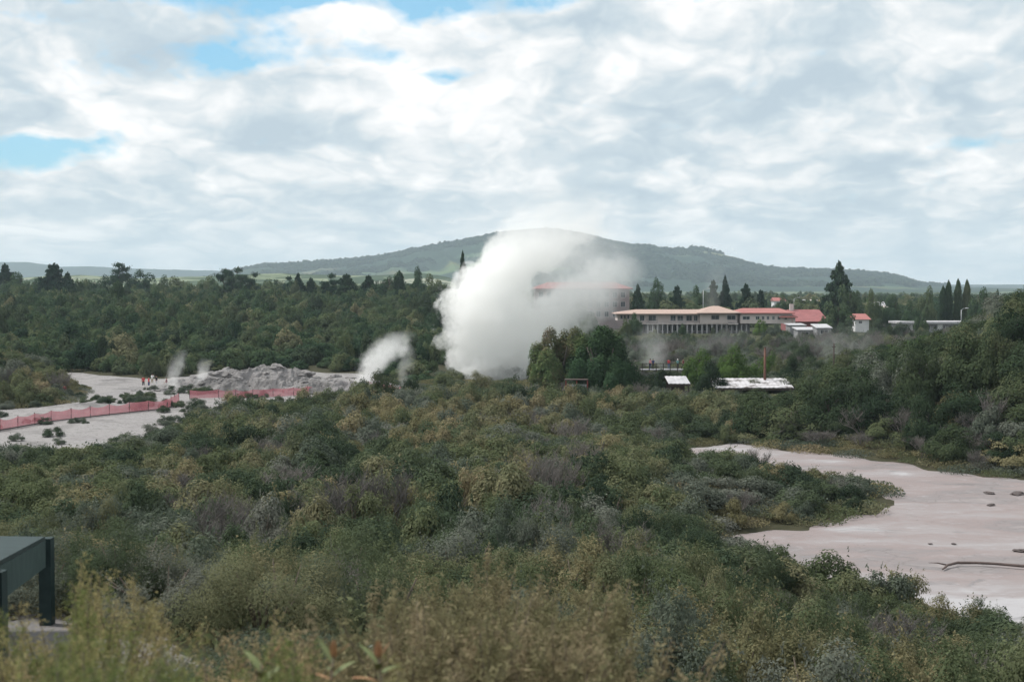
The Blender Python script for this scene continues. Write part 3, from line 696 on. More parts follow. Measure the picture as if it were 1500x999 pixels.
# ---- left treeline
LT = [('conifer', 8, 392, 620, 40, 'dark conifer at the far left edge of the treeline'), ('round', 30, 402, 600, 46, 'rounded dark tree beside the leftmost conifer of the treeline'),
      ('conifer', 80, 391, 560, 38, 'tall dense dark conifer standing over the left woodland'), ('conifer', 100, 404, 570, 26, 'shorter conifer leaning close to the tall dense one on the left'),
      ('pine', 176, 390, 640, 34, 'thin sparse-crowned pine poking above the left hills'), ('poplar', 173, 415, 430, 22, 'dark columnar tree rising out of the left woodland'),
      ('round', 140, 408, 640, 40, 'dark round crown left of the sparse pine'), ('round', 205, 405, 640, 46, 'dark round crown right of the sparse pine'), ('round', 237, 406, 620, 30, 'small dark round crown on the left treeline'),
      ('round', 262, 408, 640, 46, 'wide dark crown on the treeline below the low hills'), ('round', 300, 409, 650, 40, 'dark crown left of the cluster of thin pines'),
      ('pine', 330, 397, 560, 24, 'leftmost thin pine of the open cluster'), ('pine', 347, 395, 560, 28, 'tallest thin pine in the open cluster'), ('pine', 368, 402, 570, 22, 'rightmost thin pine of the open cluster'),
      ('round', 318, 411, 610, 28, 'dark bushy tree under the thin pines'), ('conifer', 437, 405, 560, 26, 'dark pointed tree before the pale fields'), ('conifer', 455, 411, 560, 18, 'small pointed tree right of the one before the pale fields'),
      ('pine', 484, 404, 540, 26, 'thin pine with layered crown before the pale fields'), ('conifer', 508, 406, 520, 32, 'broad dark conifer right of the layered thin pine'), ('conifer', 540, 408, 540, 24, 'slim conifer in the middle of the treeline'),
      ('round', 570, 402, 520, 48, 'large dark crown under the foot of the mountain'), ('poplar', 585, 401, 520, 16, 'narrow dark tree poking from the large crown'), ('round', 610, 402, 540, 28, 'dark umbrella-crowned tree left of the tall lone conifer'),
      ('round', 640, 404, 520, 40, 'dark crown at the left foot of the tall lone conifer'), ('lone', 678, 372, 440, 22, 'tall lone conifer rising beside the geyser steam'), ('round', 700, 405, 480, 50, 'dark crown half hidden in steam behind the geyser'),
      ('round', 55, 410, 580, 36, 'dark crown between the left conifers'), ('round', 120, 412, 600, 30, 'small crown between the tall conifer and the sparse pine'), ('round', 395, 414, 600, 40, 'dark crown right of the thin pine cluster'), ('pine', 425, 408, 600, 20, 'small thin pine above the dark woodland edge')]
for (k, p, yt, d, w, lab) in LT:
    if k == 'lone': ptree('conifer', p, yt, d, w * 1.6, lab, k=2); continue
    ptree(k, p, yt - 3, d, w * (1.75 if k == 'conifer' else 1.35), lab)

# ---- right background trees
RT = [('conifer', 934, 418, 470, 26, 'dark conifer behind the left end of the hotel roof'), ('round', 962, 416, 480, 32, 'dark rounded tree behind the left hotel wing'), ('conifer', 992, 420, 470, 24, 'pointed conifer behind the hotel, left of the lamp post'),
      ('round', 1028, 418, 480, 34, 'steam-veiled dark tree behind the middle of the hotel'), ('conifer', 1045, 412, 490, 20, 'slim conifer behind the hotel lamp post'), ('conifer', 1062, 406, 490, 24, 'taller slim conifer behind the hotel ridge'), ('conifer', 1092, 417, 480, 26, 'dark conifer behind the right part of the hotel'),
      ('conifer', 1114, 426, 500, 20, 'small conifer veiled by steam right of the hotel'), ('round', 1147, 430, 480, 26, 'dark tree behind the right end of the hotel'), 
      ('norfolk', 1228, 385, 440, 62, 'tallest pointed conifer with open tiers above the red roofs'), ('round', 1245, 420, 430, 40, 'dark tree against the foot of the tallest conifer'), ('round', 1278, 423, 420, 26, 'upright oval dark tree right of the tallest conifer'),
      ('round', 1228, 443, 385, 46, 'green round tree in front of the red roofs'), ('round', 1358, 419, 430, 32, 'dark oval tree left of the row of poplars'), ('poplar', 1381, 420, 440, 13, 'shortest poplar at the left end of the row'),
      ('poplar', 1389, 412, 440, 13, 'second poplar from the left end of the row'), ('poplar', 1403, 410, 440, 13, 'tallest poplar in the middle of the row'), ('poplar', 1416, 411, 440, 12, 'rightmost poplar of the row'), ('round', 1436, 421, 430, 38, 'wide dark tree right of the poplars'),
      ('round', 1462, 424, 430, 18, 'small dark tree behind the right bank'), ('round', 1310, 437, 420, 30, 'low pale green tree between the oval trees'), ('round', 1335, 440, 400, 34, 'low rounded tree left of the grey flat building'), ('round', 1190, 436, 500, 34, 'dark tree behind the long red roof'),
      ('round', 1350, 456, 385, 22, 'small dark tree in front of the grey flat building'), ('round', 1240, 474, 330, 34, 'flat-topped olive tree in front of the white roofs'), ('round', 1120, 443, 420, 10, 'slender dark bush at the hotel gable')]
for (k, p, yt, d, w, lab) in RT: ptree(k, p, yt, d, w * (1.45 if k == 'conifer' else 1.15), lab)

for (p, yt, d, w, lab, mt_) in [(930, 458, 372, 26, 'green tree in front of the left wing of the hotel', 'forest'), (915, 468, 360, 26, 'lower green tree at the left end of the hotel', 'olive'), (999, 474, 372, 15, 'narrow green tree in front of the hotel columns', 'forest'), (1045, 477, 374, 8, 'small conical bush before the hotel columns', 'olive'),
                          (1112, 470, 372, 26, 'rounded green tree under the right wing of the hotel', 'bright'), (1135, 474, 368, 30, 'grey-green tree under the right gable of the hotel', 'greygreen'), (958, 482, 360, 24, 'low green tree before the left hotel columns', 'olive'), (1030, 488, 350, 34, 'wide low olive bush below the middle of the hotel', 'olive'),
                          (1085, 486, 345, 36, 'wide low grey-green bush below the hotel porch', 'greygreen'), (1205, 462, 372, 20, 'round dark bush in front of the long red roof', 'forest'), (1290, 470, 350, 40, 'dark rounded tree below the small red-roofed house', 'dark'), (1160, 487, 335, 40, 'low dark tree in front of the white canopy', 'dark')]:
    ptree('round', p, yt, d, w, lab, mat=mt_)
# ---- bright green clump and neighbours by the tin roofs
for (k, p, yt, d, w, lab, mt_) in [('bright', 1025, 512, 212, 60, 'bright green leafy tree left of the brown pole', None), ('bright', 1075, 508, 215, 66, 'widest bright green tree behind the tin roofs', None), ('bright', 1118, 511, 218, 52, 'bright green tree directly behind the brown pole', None),
                              ('bank', 1042, 530, 184, 62, 'dark round tree standing between the two tin roofs', None), ('bank', 1165, 520, 205, 56, 'dark green tree right of the brown pole', None), ('bank', 1195, 522, 200, 40, 'dark tree right of the long tin roof', None),
                              ('bank', 965, 541, 196, 50, 'low dark green tree right of the domed pair', None), ('bank', 935, 545, 200, 34, 'small rounded tree tucked beside the domed pair', None), ('bright', 1150, 516, 214, 40, 'olive-tinted leafy tree behind the end of the tin roof', 'olive'),
                              ('bank', 1186, 552, 176, 34, 'rounded grey-green tree at the end of the long tin roof', 'greygreen'), ('bank', 1225, 556, 160, 64, 'dark rounded tree left on the bank above the mud', None),
                              ('bank', 560, 545, 176, 54, 'dark rounded tree at the foot of the small steam plume', None), ('bank', 600, 548, 178, 34, 'upright dark tree right of the small steam plume', None), ('bank', 650, 546, 182, 60, 'dark bushy tree before the left foot of the geyser', 'olive'),
                              ('bank', 700, 544, 184, 58, 'bushy tree before the middle of the geyser', 'olive'), ('bank', 750, 549, 184, 44, 'low bushy tree before the right side of the geyser', 'dark')]:
    ptree(k, p, yt, d, w, lab, mat=mt_)

# ---- right bank trees
X2, Y2 = jgrid(117, 275, 5.0, 9.4, 24, rng)
k = (in_poly(X2, Y2, PAN) < -2); X2, Y2 = X2[k], Y2[k]
sideword = lambda p: 'above the far end of the mud' if p < 1290 else 'in the middle of the right bank' if p < 1400 else 'at the right edge of the bank'
for x, y in sorted(zip(X2, Y2), key=lambda q: q[1]):
    p = 750 + F * x / y; rr2 = math.hypot(x, y)
    if p > 1560: continue
    zt_lim = EYE + (HY - np.interp(p, [1100, 1170, 1250, 1330, 1400, 1440, 1480, 1560], [552, 538, 516, 502, 484, 460, 434, 424])) / F * y
    if y < 184: zt_lim = min(zt_lim, EYE + (HY - np.interp(p, [1100, 1168, 1195, 1240, 1330, 1370], [577, 574, 556, 536, 505, 380])) / F * y)
    z = g1(x, y); h = (min(R_.uniform(.72, 1.0) * (zt_lim - z), R_.uniform(4.8, 6.4)) if rr2 > 138 else R_.uniform(3.0, 5.2) if rr2 > 124 else R_.uniform(2.0, 3.2)); h = min(h, zt_lim - z)
    if h < 1.6: continue
    bright = 1300 < p < 1420 and rr2 > 165 and R_.random() < .55
    kind = 'bright' if bright else 'bank'; mt_ = None if bright else R_.choice([None, None, None, 'olive', 'greygreen'])
    row = 'front' if rr2 < 135 else 'middle' if rr2 < 175 else 'back'
    cn = 'bright green' if bright else {'None': 'dark green', 'olive': 'olive green', 'greygreen': 'grey-green'}[str(mt_)]
    tree(kind, x, y, h * 1.08, R_.uniform(2.9, 4.4) if rr2 > 124 else R_.uniform(1.9, 2.8), f"{cn} bushy tree in the {row} rows, {sideword(p)}", f"{cn} trees of the {row} rows {sideword(p)}", mat=mt_)

# ------------------------------------------------------------------ far woodland as stuff
def lowtree(seed, mat):
    P, Nn, rg = crown_pts(seed, 14, 900, crad=(.25, .42), spray=0); V, Fc = leaf_quads(P, Nn, .10, .6, rg); return mesh_from('c', V, Fc, mat)
WOOD = [broad_mesh(800 + i, M[['forest', 'forest', 'dark', 'olive', 'forest', 'dark'][i]], 2600, .062, 26) for i in range(6)]
BUILD_ZONES += [(ax(895, 394) - 2, ax(1225, 394), 345, 425), (ax(775, 430), ax(930, 430), 405, 445), (ax(1310, 400), ax(1440, 400), 372, 425), (ax(1225, 410), ax(1285, 410), 375, 425)]
Xw, Yw = jgrid(218, 520, 4.4, -24, 3.2, rng); Xw2, Yw2 = jgrid(520, 1000, 8.0, -24, 5, rng)
rr1 = np.hypot(Xw, Yw)
k = (in_poly(Xw, Yw, PLAIN) < -1.5); Xw, Yw = Xw[k], Yw[k]
Xw = np.concatenate([Xw, Xw2]); Yw = np.concatenate([Yw, Yw2]); rw = np.hypot(Xw, Yw)
k = clear_of(Xw, Yw, 2) & ~((rw < 262) & (np.degrees(np.arctan2(Xw, Yw)) > -3.5)) & (np.hypot((Xw + 73) / 16, (Yw - 203) / 16) > 1); Xw, Yw, rw = Xw[k], Yw[k], rw[k]
Hw = np.interp(rw, [220, 260, 350, 520, 700, 1000], [2.8, 4.0, 5.4, 7, 7.5, 6.5]) * rng.uniform(.5, 1.45, len(Xw)) * (.5 + 1.05 * fbm(Xw / 22, Yw / 22, 99)); Rw = np.interp(rw, [220, 520, 700], [2.6, 4.2, 6.5]) * rng.uniform(.75, 1.35, len(Xw))
vi = np.where(rng.random(len(Xw)) < .55, rng.integers(0, 2, len(Xw)), rng.integers(2, 6, len(Xw)))
scatter('woodland', np.stack([Xw, Yw, ground(Xw, Yw) - .2], 1), np.stack([Rw, Rw, Hw], 1), rng.uniform(0, 6.28, len(Xw)), vi, WOOD, 'dark woodland mass stretching back to the treeline', 'woodland')
# scrub and gardens between the geyser field and the hotel
Xs, Ys = jgrid(228, 372, 4.2, -2.5, 24, rng); k = clear_of(Xs, Ys, 1); Xs, Ys = Xs[k], Ys[k]
bk = np.degrees(np.arctan2(Xs, Ys)) > 10; Hs = rng.uniform(1.5, 4.2, len(Xs)) * np.where(Ys < 268, .5, 1); Rs = rng.uniform(1.6, 3.2, len(Xs))
vi = rng.integers(0, len(FARC['dark']) * 3, len(Xs))
scatter('far_scrub', np.stack([Xs, Ys, ground(Xs, Ys) - .1], 1), np.stack([Rs, Rs, Hs], 1), rng.uniform(0, 6.28, len(Xs)), vi, FARC['dark'] + FARC['greygreen'] + DEADV + [FARC['olive'][0]], 'low grey and green scrub in front of the hotel', 'scrub')
# town trees far right
Xt, Yt = jgrid(440, 1500, 17, -2, 26, rng); k = clear_of(Xt, Yt, 4) & (rng.random(len(Xt)) < .75); Xt, Yt = Xt[k], Yt[k]
Ht = rng.uniform(5, 10, len(Xt)) * np.clip(1.0 - 0 * Yt, 0, 1); Rt = rng.uniform(4, 9, len(Xt))
scatter('town_trees', np.stack([Xt, Yt, ground(Xt, Yt) - .2], 1), np.stack([Rt, Rt, Ht], 1), rng.uniform(0, 6.28, len(Xt)), rng.integers(0, 6, len(Xt)), WOOD, 'hazy belt of trees beyond the hotel', 'woodland')
# bush on the mountain
M['hillbush'] = leafmat('mountain_foliage', [(.2, (.020, .036, .025)), (.8, (.060, .085, .050))], var=.4)
FV = [lowtree(i, M['hillbush']) for i in range(3)]
hf = hillf(MNT, 3350, 5200, 7000, .48, 70)
na = 16000; A_ = np.radians(rng.uniform(-13, 17, na)); R2 = rng.uniform(3500, 5260, na) ; R2[:3200] = rng.uniform(5000, 5230, 3200)
Xm, Ym = R2 * np.sin(A_), R2 * np.cos(A_); Zm = hf(Xm, Ym, A_, R2)
k = (Zm > 12) & (fbm(Xm / 300, Ym / 300, 301) > .45); Xm, Ym, Zm = Xm[k], Ym[k], Zm[k]; sm = rng.uniform(7, 17, len(Xm))
scatter('mountain_forest', np.stack([Xm, Ym, Zm - 3], 1), np.stack([sm, sm, sm * .95], 1), rng.uniform(0, 6.28, len(Xm)), rng.integers(0, 3, len(Xm)), FV, 'hazy forest clothing the broad mountain', 'forest')

exec_buildings = True
# ------------------------------------------------------------------ buildings
def zpx(py, d): return EYE + ray(750, py)[1] * d
def window(parent, x0, x1, y, z0, z1, bars=1, mat_f=None):
    """a frame standing 6 cm proud of a wall that faces -y, with its pane"""
    f = MB(); t = .12
    f.box(x0, x1, y - .08, y + .02, z0, z0 + t); f.box(x0, x1, y - .08, y + .02, z1 - t, z1); f.box(x0, x0 + t, y - .08, y + .02, z0 + t, z1 - t); f.box(x1 - t, x1, y - .08, y + .02, z0 + t, z1 - t)
    for b in range(bars):
        xb = x0 + (x1 - x0) * (b + 1) / (bars + 1); f.box(xb - t / 3, xb + t / 3, y - .07, y + .01, z0 + t, z1 - t)
    w = f.build('window', mat_f or M['greywhite'], parent)
    MB().box(x0 + t, x1 - t, y - .03, y + .0, z0 + t, z1 - t).build('pane', M['glass'], w)
    return w
def hip_roof(mb, x0, x1, y0, y1, z, h, ov=.5, m=0, inset=None):
    x0 -= ov; x1 += ov; y0 -= ov; y1 += ov; i = (y1 - y0) / 2 if inset is None else inset; ym = (y0 + y1) / 2
    V = [(x0, y0, z), (x1, y0, z), (x1, y1, z), (x0, y1, z), (x0 + i, ym, z + h), (x1 - i, ym, z + h), (x0, y0, z - .25), (x1, y0, z - .25), (x1, y1, z - .25), (x0, y1, z - .25)]
    mb.add(V, [(0, 1, 5, 4), (1, 2, 5), (2, 3, 4, 5), (3, 0, 4), (6, 7, 1, 0), (7, 8, 2, 1), (8, 9, 3, 2), (9, 6, 0, 3), (9, 8, 7, 6)], m)

D = 385.0
hx = lambda p: ax(p, D)
hot = empty('hotel_building', (0, 0, 0), 0, 'long cream two-storey hotel with a low terracotta roof', 'building')
zg = g1(hx(1030), D) - 1.5; z1 = zpx(473, D); ze = zpx(459.5, D); zr = zpx(455, D)
w = MB(); w.box(hx(932), hx(1082), D, D + 12, z1, ze); w.box(hx(1082), hx(1157), D - 3, D + 10, z1 - .1, ze + .02); w.box(hx(1024), hx(1078), D - 2.2, D, z1 - .02, ze - .02)
w.build('wall', M['cream'], hot)
w = MB(); w.box(hx(945), hx(1100), D + 1.8, D + 11, zg, z1 - .02); w.build('ground_floor_wall', M['grey'], hot)
f = MB(); f.box(hx(920), hx(1080), D - 2.0, D + 1.9, z1 - .32, z1 - .03); f.build('balcony_slab', M['cream'], hot)
for i in range(21):
    p = 948 + i * 7.2
    MB().box(hx(p) - .16, hx(p) + .16, D - 1.8, D - 1.5, zg, z1 - .33).build('column', M['greywhite'], hot)
for i in range(16):
    p = 950 + i * 9; q = MB(); window(hot, hx(p) + .1, hx(p + 6.5), D + 1.8, zg + 2.0, z1 - .7)
for p0, p1 in [(937, 944), (950, 961), (982, 990), (992, 1001), (1005, 1014), (1016, 1022)]: window(hot, hx(p0), hx(p1), D, z1 + .5, ze - .45)
for p0, p1 in [(1040, 1052), (1063, 1076)]: window(hot, hx(p0), hx(p1), D - 2.2, z1 + .9, ze - .35)
for p0, p1 in [(1085, 1096), (1104, 1110), (1113, 1117), (1120, 1124), (1128, 1132), (1136, 1140), (1146, 1150)]: window(hot, hx(p0), hx(p1), D - 3, z1 + .9, ze - .6)
for p0, p1 in [(945, 963), (980, 1003), (1063, 1078)]:
    b = MB(); y = D - (2.1 if p0 < 1050 else 4.2)
    b.box(hx(p0), hx(p1), y, y + .06, z1 + .95, z1 + 1.03); b.box(hx(p0), hx(p1), y, y + .06, z1 + .05, z1 + .13)
    n = int((hx(p1) - hx(p0)) / .35)
    for j in range(n + 1): xx = hx(p0) + j * .35; b.box(xx, xx + .05, y + .01, y + .05, z1 + .13, z1 + .95)
    b.build('balcony_rail', M['glass'] if p0 != 980 else M['metal'], hot)
    if p0 > 1050: MB().box(hx(p0), hx(p1), y - .05, D - 2.22, z1 - .3, z1 - .05).build('balcony_slab', M['cream'], hot)
rf = MB(); hip_roof(rf, hx(905), hx(1080), D - 1.5, D + 13, ze + .05, 1.0, .7, 0, 6); rf.build('roof', M['pinkroof'], hot)
rf = MB(); hip_roof(rf, hx(1024), hx(1078), D - 3, D + 12, ze + .3, 1.7, .9, 0, 5); rf.build('roof', M['pinkroof'], hot)
rf = MB(); hip_roof(rf, hx(1078), hx(1157), D - 3.2, D + 10, ze + .28, 1.15, .7, 0, 3); rf.build('roof', M['redroof'], hot)
rf = MB(); rf.box(hx(905), hx(932), D + 1, D + 10, z1 + .6, ze); rf.build('wing_wall', M['cream'], hot)
for p0 in (909, 914, 919): window(hot, hx(p0), hx(p0 + 3.5), D + 1, z1 + 1, ze - .4, 0)
rf = MB(); hip_roof(rf, hx(1140), hx(1162), D - 4, D + 6, ze - .75, 1.0, .4, 0, 3); rf.build('porch_roof', M['redroof'], hot)
MB().box(hx(1158), hx(1162), D - 3, D - 2.4, z1 - 3, ze - 1).build('porch_post', M['cream'], hot)

ra = empty('red_roofed_hall', (0, 0, 0), 0, 'long building with a big plain dull red roof right of the hotel', 'building')
d = 395.0; hx2 = lambda p: ax(p, d)
MB().box(hx2(1160), hx2(1212), d, d + 16, g1(hx2(1185), d) - 1, zpx(471, d)).build('wall', M['redwall'], ra)
rf = MB(); rf.add([(hx2(1158), d - 1, zpx(471, d)), (hx2(1214), d - 1, zpx(471, d)), (hx2(1210), d + 9, zpx(453.5, d + 9)), (hx2(1162), d + 9, zpx(453.5, d + 9)), (hx2(1158), d + 17, zpx(471, d)), (hx2(1214), d + 17, zpx(471, d))], [(0, 1, 2, 3), (3, 2, 5, 4), (1, 5, 2), (0, 3, 4), (0, 4, 5, 1)]); rfo = rf.build('roof', M['redwall'], ra)
MB().box(hx2(1168) - .5, hx2(1168) + .5, d + 8, d + 9, zpx(456, d), zpx(446, d)).build('chimney', M['cream'], rfo)
rb = empty('red_gabled_house', (0, 0, 0), 0, 'small house with a bright pinkish red roof between two trees', 'house')
MB().box(hx2(1253), hx2(1273), d, d + 8, g1(hx2(1262), d) - 1, zpx(467, d)).build('wall', M['white'], rb)
rf = MB(); rf.add([(hx2(1251), d - .6, zpx(468, d)), (hx2(1276), d - .6, zpx(468, d)), (hx2(1273), d + 4, zpx(459.5, d + 4)), (hx2(1254), d + 4, zpx(459.5, d + 4)), (hx2(1251), d + 9, zpx(468, d)), (hx2(1276), d + 9, zpx(468, d))], [(0, 1, 2, 3), (3, 2, 5, 4), (1, 5, 2), (0, 3, 4), (0, 4, 5, 1)]); rf.build('roof', M['redroof'], rb)
window(rb, hx2(1258), hx2(1263), d, zpx(474, d), zpx(470, d))
# white low roofs
for (p0, p1, yt, yb, dd, lab, mk) in [(1156, 1182, 473.5, 476, 365, 'flat pale canopy beside the right end of the hotel', 'tin'), (1168, 1200, 479, 483, 355, 'long low white-roofed shed below the red roof', 'tin'), (1196, 1220, 474.5, 480, 350, 'white-roofed shed with a bluish skylight, right of the long low one', 'tin')]:
    s_ = empty('low_shed', (0, 0, 0), 0, lab, 'shed'); hh = lambda p: ax(p, dd)
    MB().box(hh(p0) + .3, hh(p1) - .3, dd + .3, dd + 6, g1(hh((p0 + p1) / 2), dd) - .5, zpx(yb, dd)).build('wall', M['grey'], s_)
    rf = MB(); rf.add([(hh(p0), dd, zpx(yb, dd)), (hh(p1), dd, zpx(yb, dd)), (hh(p1), dd + 7, zpx(yt, dd + 7)), (hh(p0), dd + 7, zpx(yt, dd + 7)), (hh(p0), dd, zpx(yb, dd) - .2), (hh(p1), dd, zpx(yb, dd) - .2), (hh(p1), dd + 7, zpx(yt, dd + 7) - .2), (hh(p0), dd + 7, zpx(yt, dd + 7) - .2)], [(0, 1, 2, 3), (7, 6, 5, 4), (4, 5, 1, 0), (5, 6, 2, 1), (6, 7, 3, 2), (7, 4, 0, 3)]); rf.build('roof', M[mk], s_)
    window(s_, hh(p0) + 1, hh(p0) + 3, dd + .3, zpx(yb, dd) - 1.6, zpx(yb, dd) - .5)
# grey flat building far right
gb = empty('flat_grey_building', (0, 0, 0), 0, 'long flat-roofed pale grey building below the poplars', 'building'); d = 392.0; h3 = lambda p: ax(p, d)
MB().box(h3(1320), h3(1434), d, d + 10, g1(h3(1380), d) - 1, zpx(474.5, d)).build('wall', M['grey'], gb)
MB().box(h3(1317), h3(1437), d - 1.2, d + 11, zpx(474.3, d), zpx(471.2, d)).build('roof', M['tin'], gb)
for p in range(1323, 1430, 11): window(gb, h3(p), h3(p + 7), d, zpx(483, d), zpx(476.5, d), 2)
for p in (1332, 1376, 1408, 1428): MB().box(h3(p) - .5, h3(p) + .9, d - .2, d, zpx(486, d), zpx(475, d)).build('pier', M['white'], gb)
# pink building veiled by the steam
pb = empty('steam_veiled_building', (0, 0, 0), 0, 'tall pinkish building with a red roof half hidden behind the geyser steam', 'building'); d = 425.0; h4 = lambda p: ax(p, d)
MB().box(h4(783), h4(922), d, d + 12, g1(h4(850), d) - 1, zpx(423, d)).build('wall', pmat('brown_render', (.33, .27, .27), (.27, .23, .23), .4), pb)
rf = MB(); hip_roof(rf, h4(783), h4(922), d, d + 12, zpx(422.5, d), 1.9, .9, 0, 5); rf.build('roof', M['redwall'], pb)
for row in range(3):
    for p in range(789, 916, 12): window(pb, h4(p), h4(p + 7), d, zpx(436 + row * 14, d), zpx(427.5 + row * 14, d), 1)
# far houses
for (p, yt, d, wpx, lab, rm) in [(1142, 436, 620, 16, 'distant white house with pinkish roof beside a thin mast', 'redroof'), (1176, 439, 640, 9, 'tiny pale house beyond the red roof', 'tin'), (1194, 439, 640, 9, 'tiny cream house left of the tallest conifer', 'cream'), (1290, 442, 600, 12, 'small pale house between the oval trees', 'tin'), (1305, 448, 560, 14, 'low pale house behind the garden trees', 'cream'),
                              (52, 443, 520, 42, 'long pale low roof showing through the left woodland', 'tin'), (99, 444, 500, 24, 'pale green gabled roof in the left woodland', 'greenroof')]:
    if rm == 'greenroof': M['greenroof'] = pmat('pale_green_roof', (.34, .42, .36), (.28, .35, .30), .5)
    x = ax(p, d); wv = wpx / F * d / 2; zt = zpx(yt, d); e = empty('far_house', (x, d, 0), 0, lab, 'house'); zg_ = g1(x, d)
    MB().box(-wv, wv, 0, 7, zg_ - 1, zt - 1.5).build('wall', M['white'], e)
    rf = MB(); rf.add([(-wv - .4, -.5, zt - 1.5), (wv + .4, -.5, zt - 1.5), (wv + .4, 3.5, zt), (-wv - .4, 3.5, zt), (-wv - .4, 7.5, zt - 1.5), (wv + .4, 7.5, zt - 1.5)], [(0, 1, 2, 3), (3, 2, 5, 4), (1, 5, 2), (0, 3, 4), (0, 4, 5, 1)]); rf.build('roof', M[rm], e)
    window(e, -wv * .5, wv * .2, 0, zt - 3.2, zt - 2.0)
# tin-roofed shelters in the middle distance
def tin_shelter(p0, p1, yt, yb, d, depth, lab, patches):
    e = empty('tin_roofed_shelter', (0, 0, 0), 0, lab, 'shelter'); x0, x1 = ax(p0, d), ax(p1, d); z0, z1_ = zpx(yb, d), zpx(yt, d + depth); zg_ = g1((x0 + x1) / 2, d)
    n = int((x1 - x0) / .28); V = []; Fc = []
    for i in range(n + 1):
        xx = x0 + (x1 - x0) * i / n; dz = .04 * (i % 2); V += [(xx, d, z0 + dz), (xx, d + depth, z1_ + dz), (xx, d, z0 + dz - .06), (xx, d + depth, z1_ + dz - .06)]
    for i in range(n): a = i * 4; Fc += [(a, a + 4, a + 5, a + 1), (a + 3, a + 7, a + 6, a + 2), (a + 2, a + 6, a + 4, a)]
    mb = MB(); mb.add(V, Fc); mb.build('roof', M['oldtin'] if patches else M['tin'], e)
    MB().box(x0, x1, d - .05, d + .05, z0 - .32, z0 - .07).build('fascia', M['darkwood'], e)
    MB().box(x0 + .2, x1 - .2, d + depth - .2, d + depth - .1, zg_ - .3, z1_ - .25).build('back_wall', M['darkwood'], e)
    k = max(2, int((x1 - x0) / 3))
    for i in range(k + 1):
        xx = x0 + .25 + (x1 - x0 - .5) * i / k; MB().box(xx - .07, xx + .07, d + .12, d + .26, zg_ - .4, z0 - .12).build('post', M['darkwood'], e)
    return e
tin_shelter(980, 1012, 551, 562, 188, 5, 'low shelter with a sloping white tin roof, left of the dark round tree', 0)
tin_shelter(1046, 1164, 554, 568, 182, 5, 'long low shelter with a stained white tin roof', 1)
# seat-like timber structure under the dark trees
e = empty('timber_shelter', (0, 0, 0), 0, 'small dark timber shelter with pale boards under the domed tree', 'shelter'); d = 180; x0, x1 = ax(828, d), ax(862, d); zt = zpx(556, d); zg_ = g1((x0 + x1) / 2, d)
MB().box(x0, x1, d, d + 2, zt - .12, zt).build('roof', M['darkwood'], e); MB().box(x0 + .5, x1 - .2, d + .2, d + .3, zt - 1.0, zt - .62).build('board', M['metal'], e); MB().box(x0 + .5, x1 - .2, d + .2, d + .3, zt - 1.5, zt - 1.2).build('board', M['metal'], e)
for xx in (x0 + .1, (x0 + x1) / 2, x1 - .1): MB().box(xx - .08, xx + .08, d + .05, d + .19, zg_ - .4, zt - .13).build('post', M['rust'], e)
# poles and lamps
def pole(name, p, yt, d, rad, mat, lab, cat, base=None):
    x = ax(p, d); z = g1(x, d); e = empty(name, (x, d, z), 0, lab, cat); h = zpx(yt, d) - z
    MB().tube([(0, 0, -.5), (0, 0, h)], [rad, rad * .8], 8).build('shaft', mat, e, True); return e, h
e, h = pole('timber_pole', 1121, 509, 186, .19, M['polewood'], 'stout reddish brown timber pole behind the tin roof', 'pole'); MB().tube([(0, 0, h), (0, 0, h + .12)], [.24, .1], 8).build('cap', M['darkwood'], e)
e, h = pole('timber_pole', 1222, 503, 190, .12, M['darkwood'], 'dark slender post standing out of the scrub on the right', 'pole'); MB().box(-.25, .25, -.05, .05, h - .5, h - .4).build('crosspiece', M['darkwood'], e)
for (p, yt, d, lab) in [(1030, 425, 430, 'tall thin lamp post behind the middle of the hotel roof'), (1408, 454, 400, 'curved street lamp in front of the poplars'), (1163, 438, 480, 'thin pale mast beside the distant pinkish house')]:
    e, h = pole('street_lamp', p, yt, d, .10, M['metal'], lab, 'street lamp')
    MB().tube([(0, 0, h - .2), (.5, 0, h + .35), (1.4, 0, h + .5)], [.06, .05, .04], 6).build('arm', M['metal'], e); MB().box(1.2, 2.0, -.15, .15, h + .40, h + .58).build('lamp_head', M['white'], e)
for (p, yt, d, hgt) in [(633, 552, 176, 0)]: pass

# ------------------------------------------------------------------ netting fence
def net_mat():
    m, nt, out = newmat('pink_safety_netting'); N = NT(nt)
    geo = N.n('ShaderNodeNewGeometry'); P = geo.outputs['Position']
    sx = N.n('ShaderNodeSeparateXYZ'); N.L(P, sx.inputs[0])
    hx_ = N.math('FRACT', N.math('MULTIPLY', N.math('ADD', sx.outputs[0], sx.outputs[1]), 9.0)); hz_ = N.math('FRACT', N.math('MULTIPLY', sx.outputs[2], 16.0))
    hole = N.math('MULTIPLY', N.math('GREATER_THAN', hx_, .5), N.math('GREATER_THAN', hz_, .5))
    col = N.ramp(N.noise(P, .7, 3), [(.3, (.56, .22, .25)), (.7, (.42, .15, .18))])
    d = N.n('ShaderNodeBsdfDiffuse'); N.L(col, d.inputs[0]); tl = N.n('ShaderNodeBsdfTranslucent'); N.L(col, tl.inputs[0]); m1 = N.n('ShaderNodeMixShader'); m1.inputs[0].default_value = .3; N.L(d.outputs[0], m1.inputs[1]); N.L(tl.outputs[0], m1.inputs[2])
    t = N.n('ShaderNodeBsdfTransparent'); mx = N.n('ShaderNodeMixShader'); N.L(hole, mx.inputs[0]); N.L(m1.outputs[0], mx.inputs[1]); N.L(t.outputs[0], mx.inputs[2]); N.L(mx.outputs[0], out.inputs[0]); return m
M['net'] = net_mat()
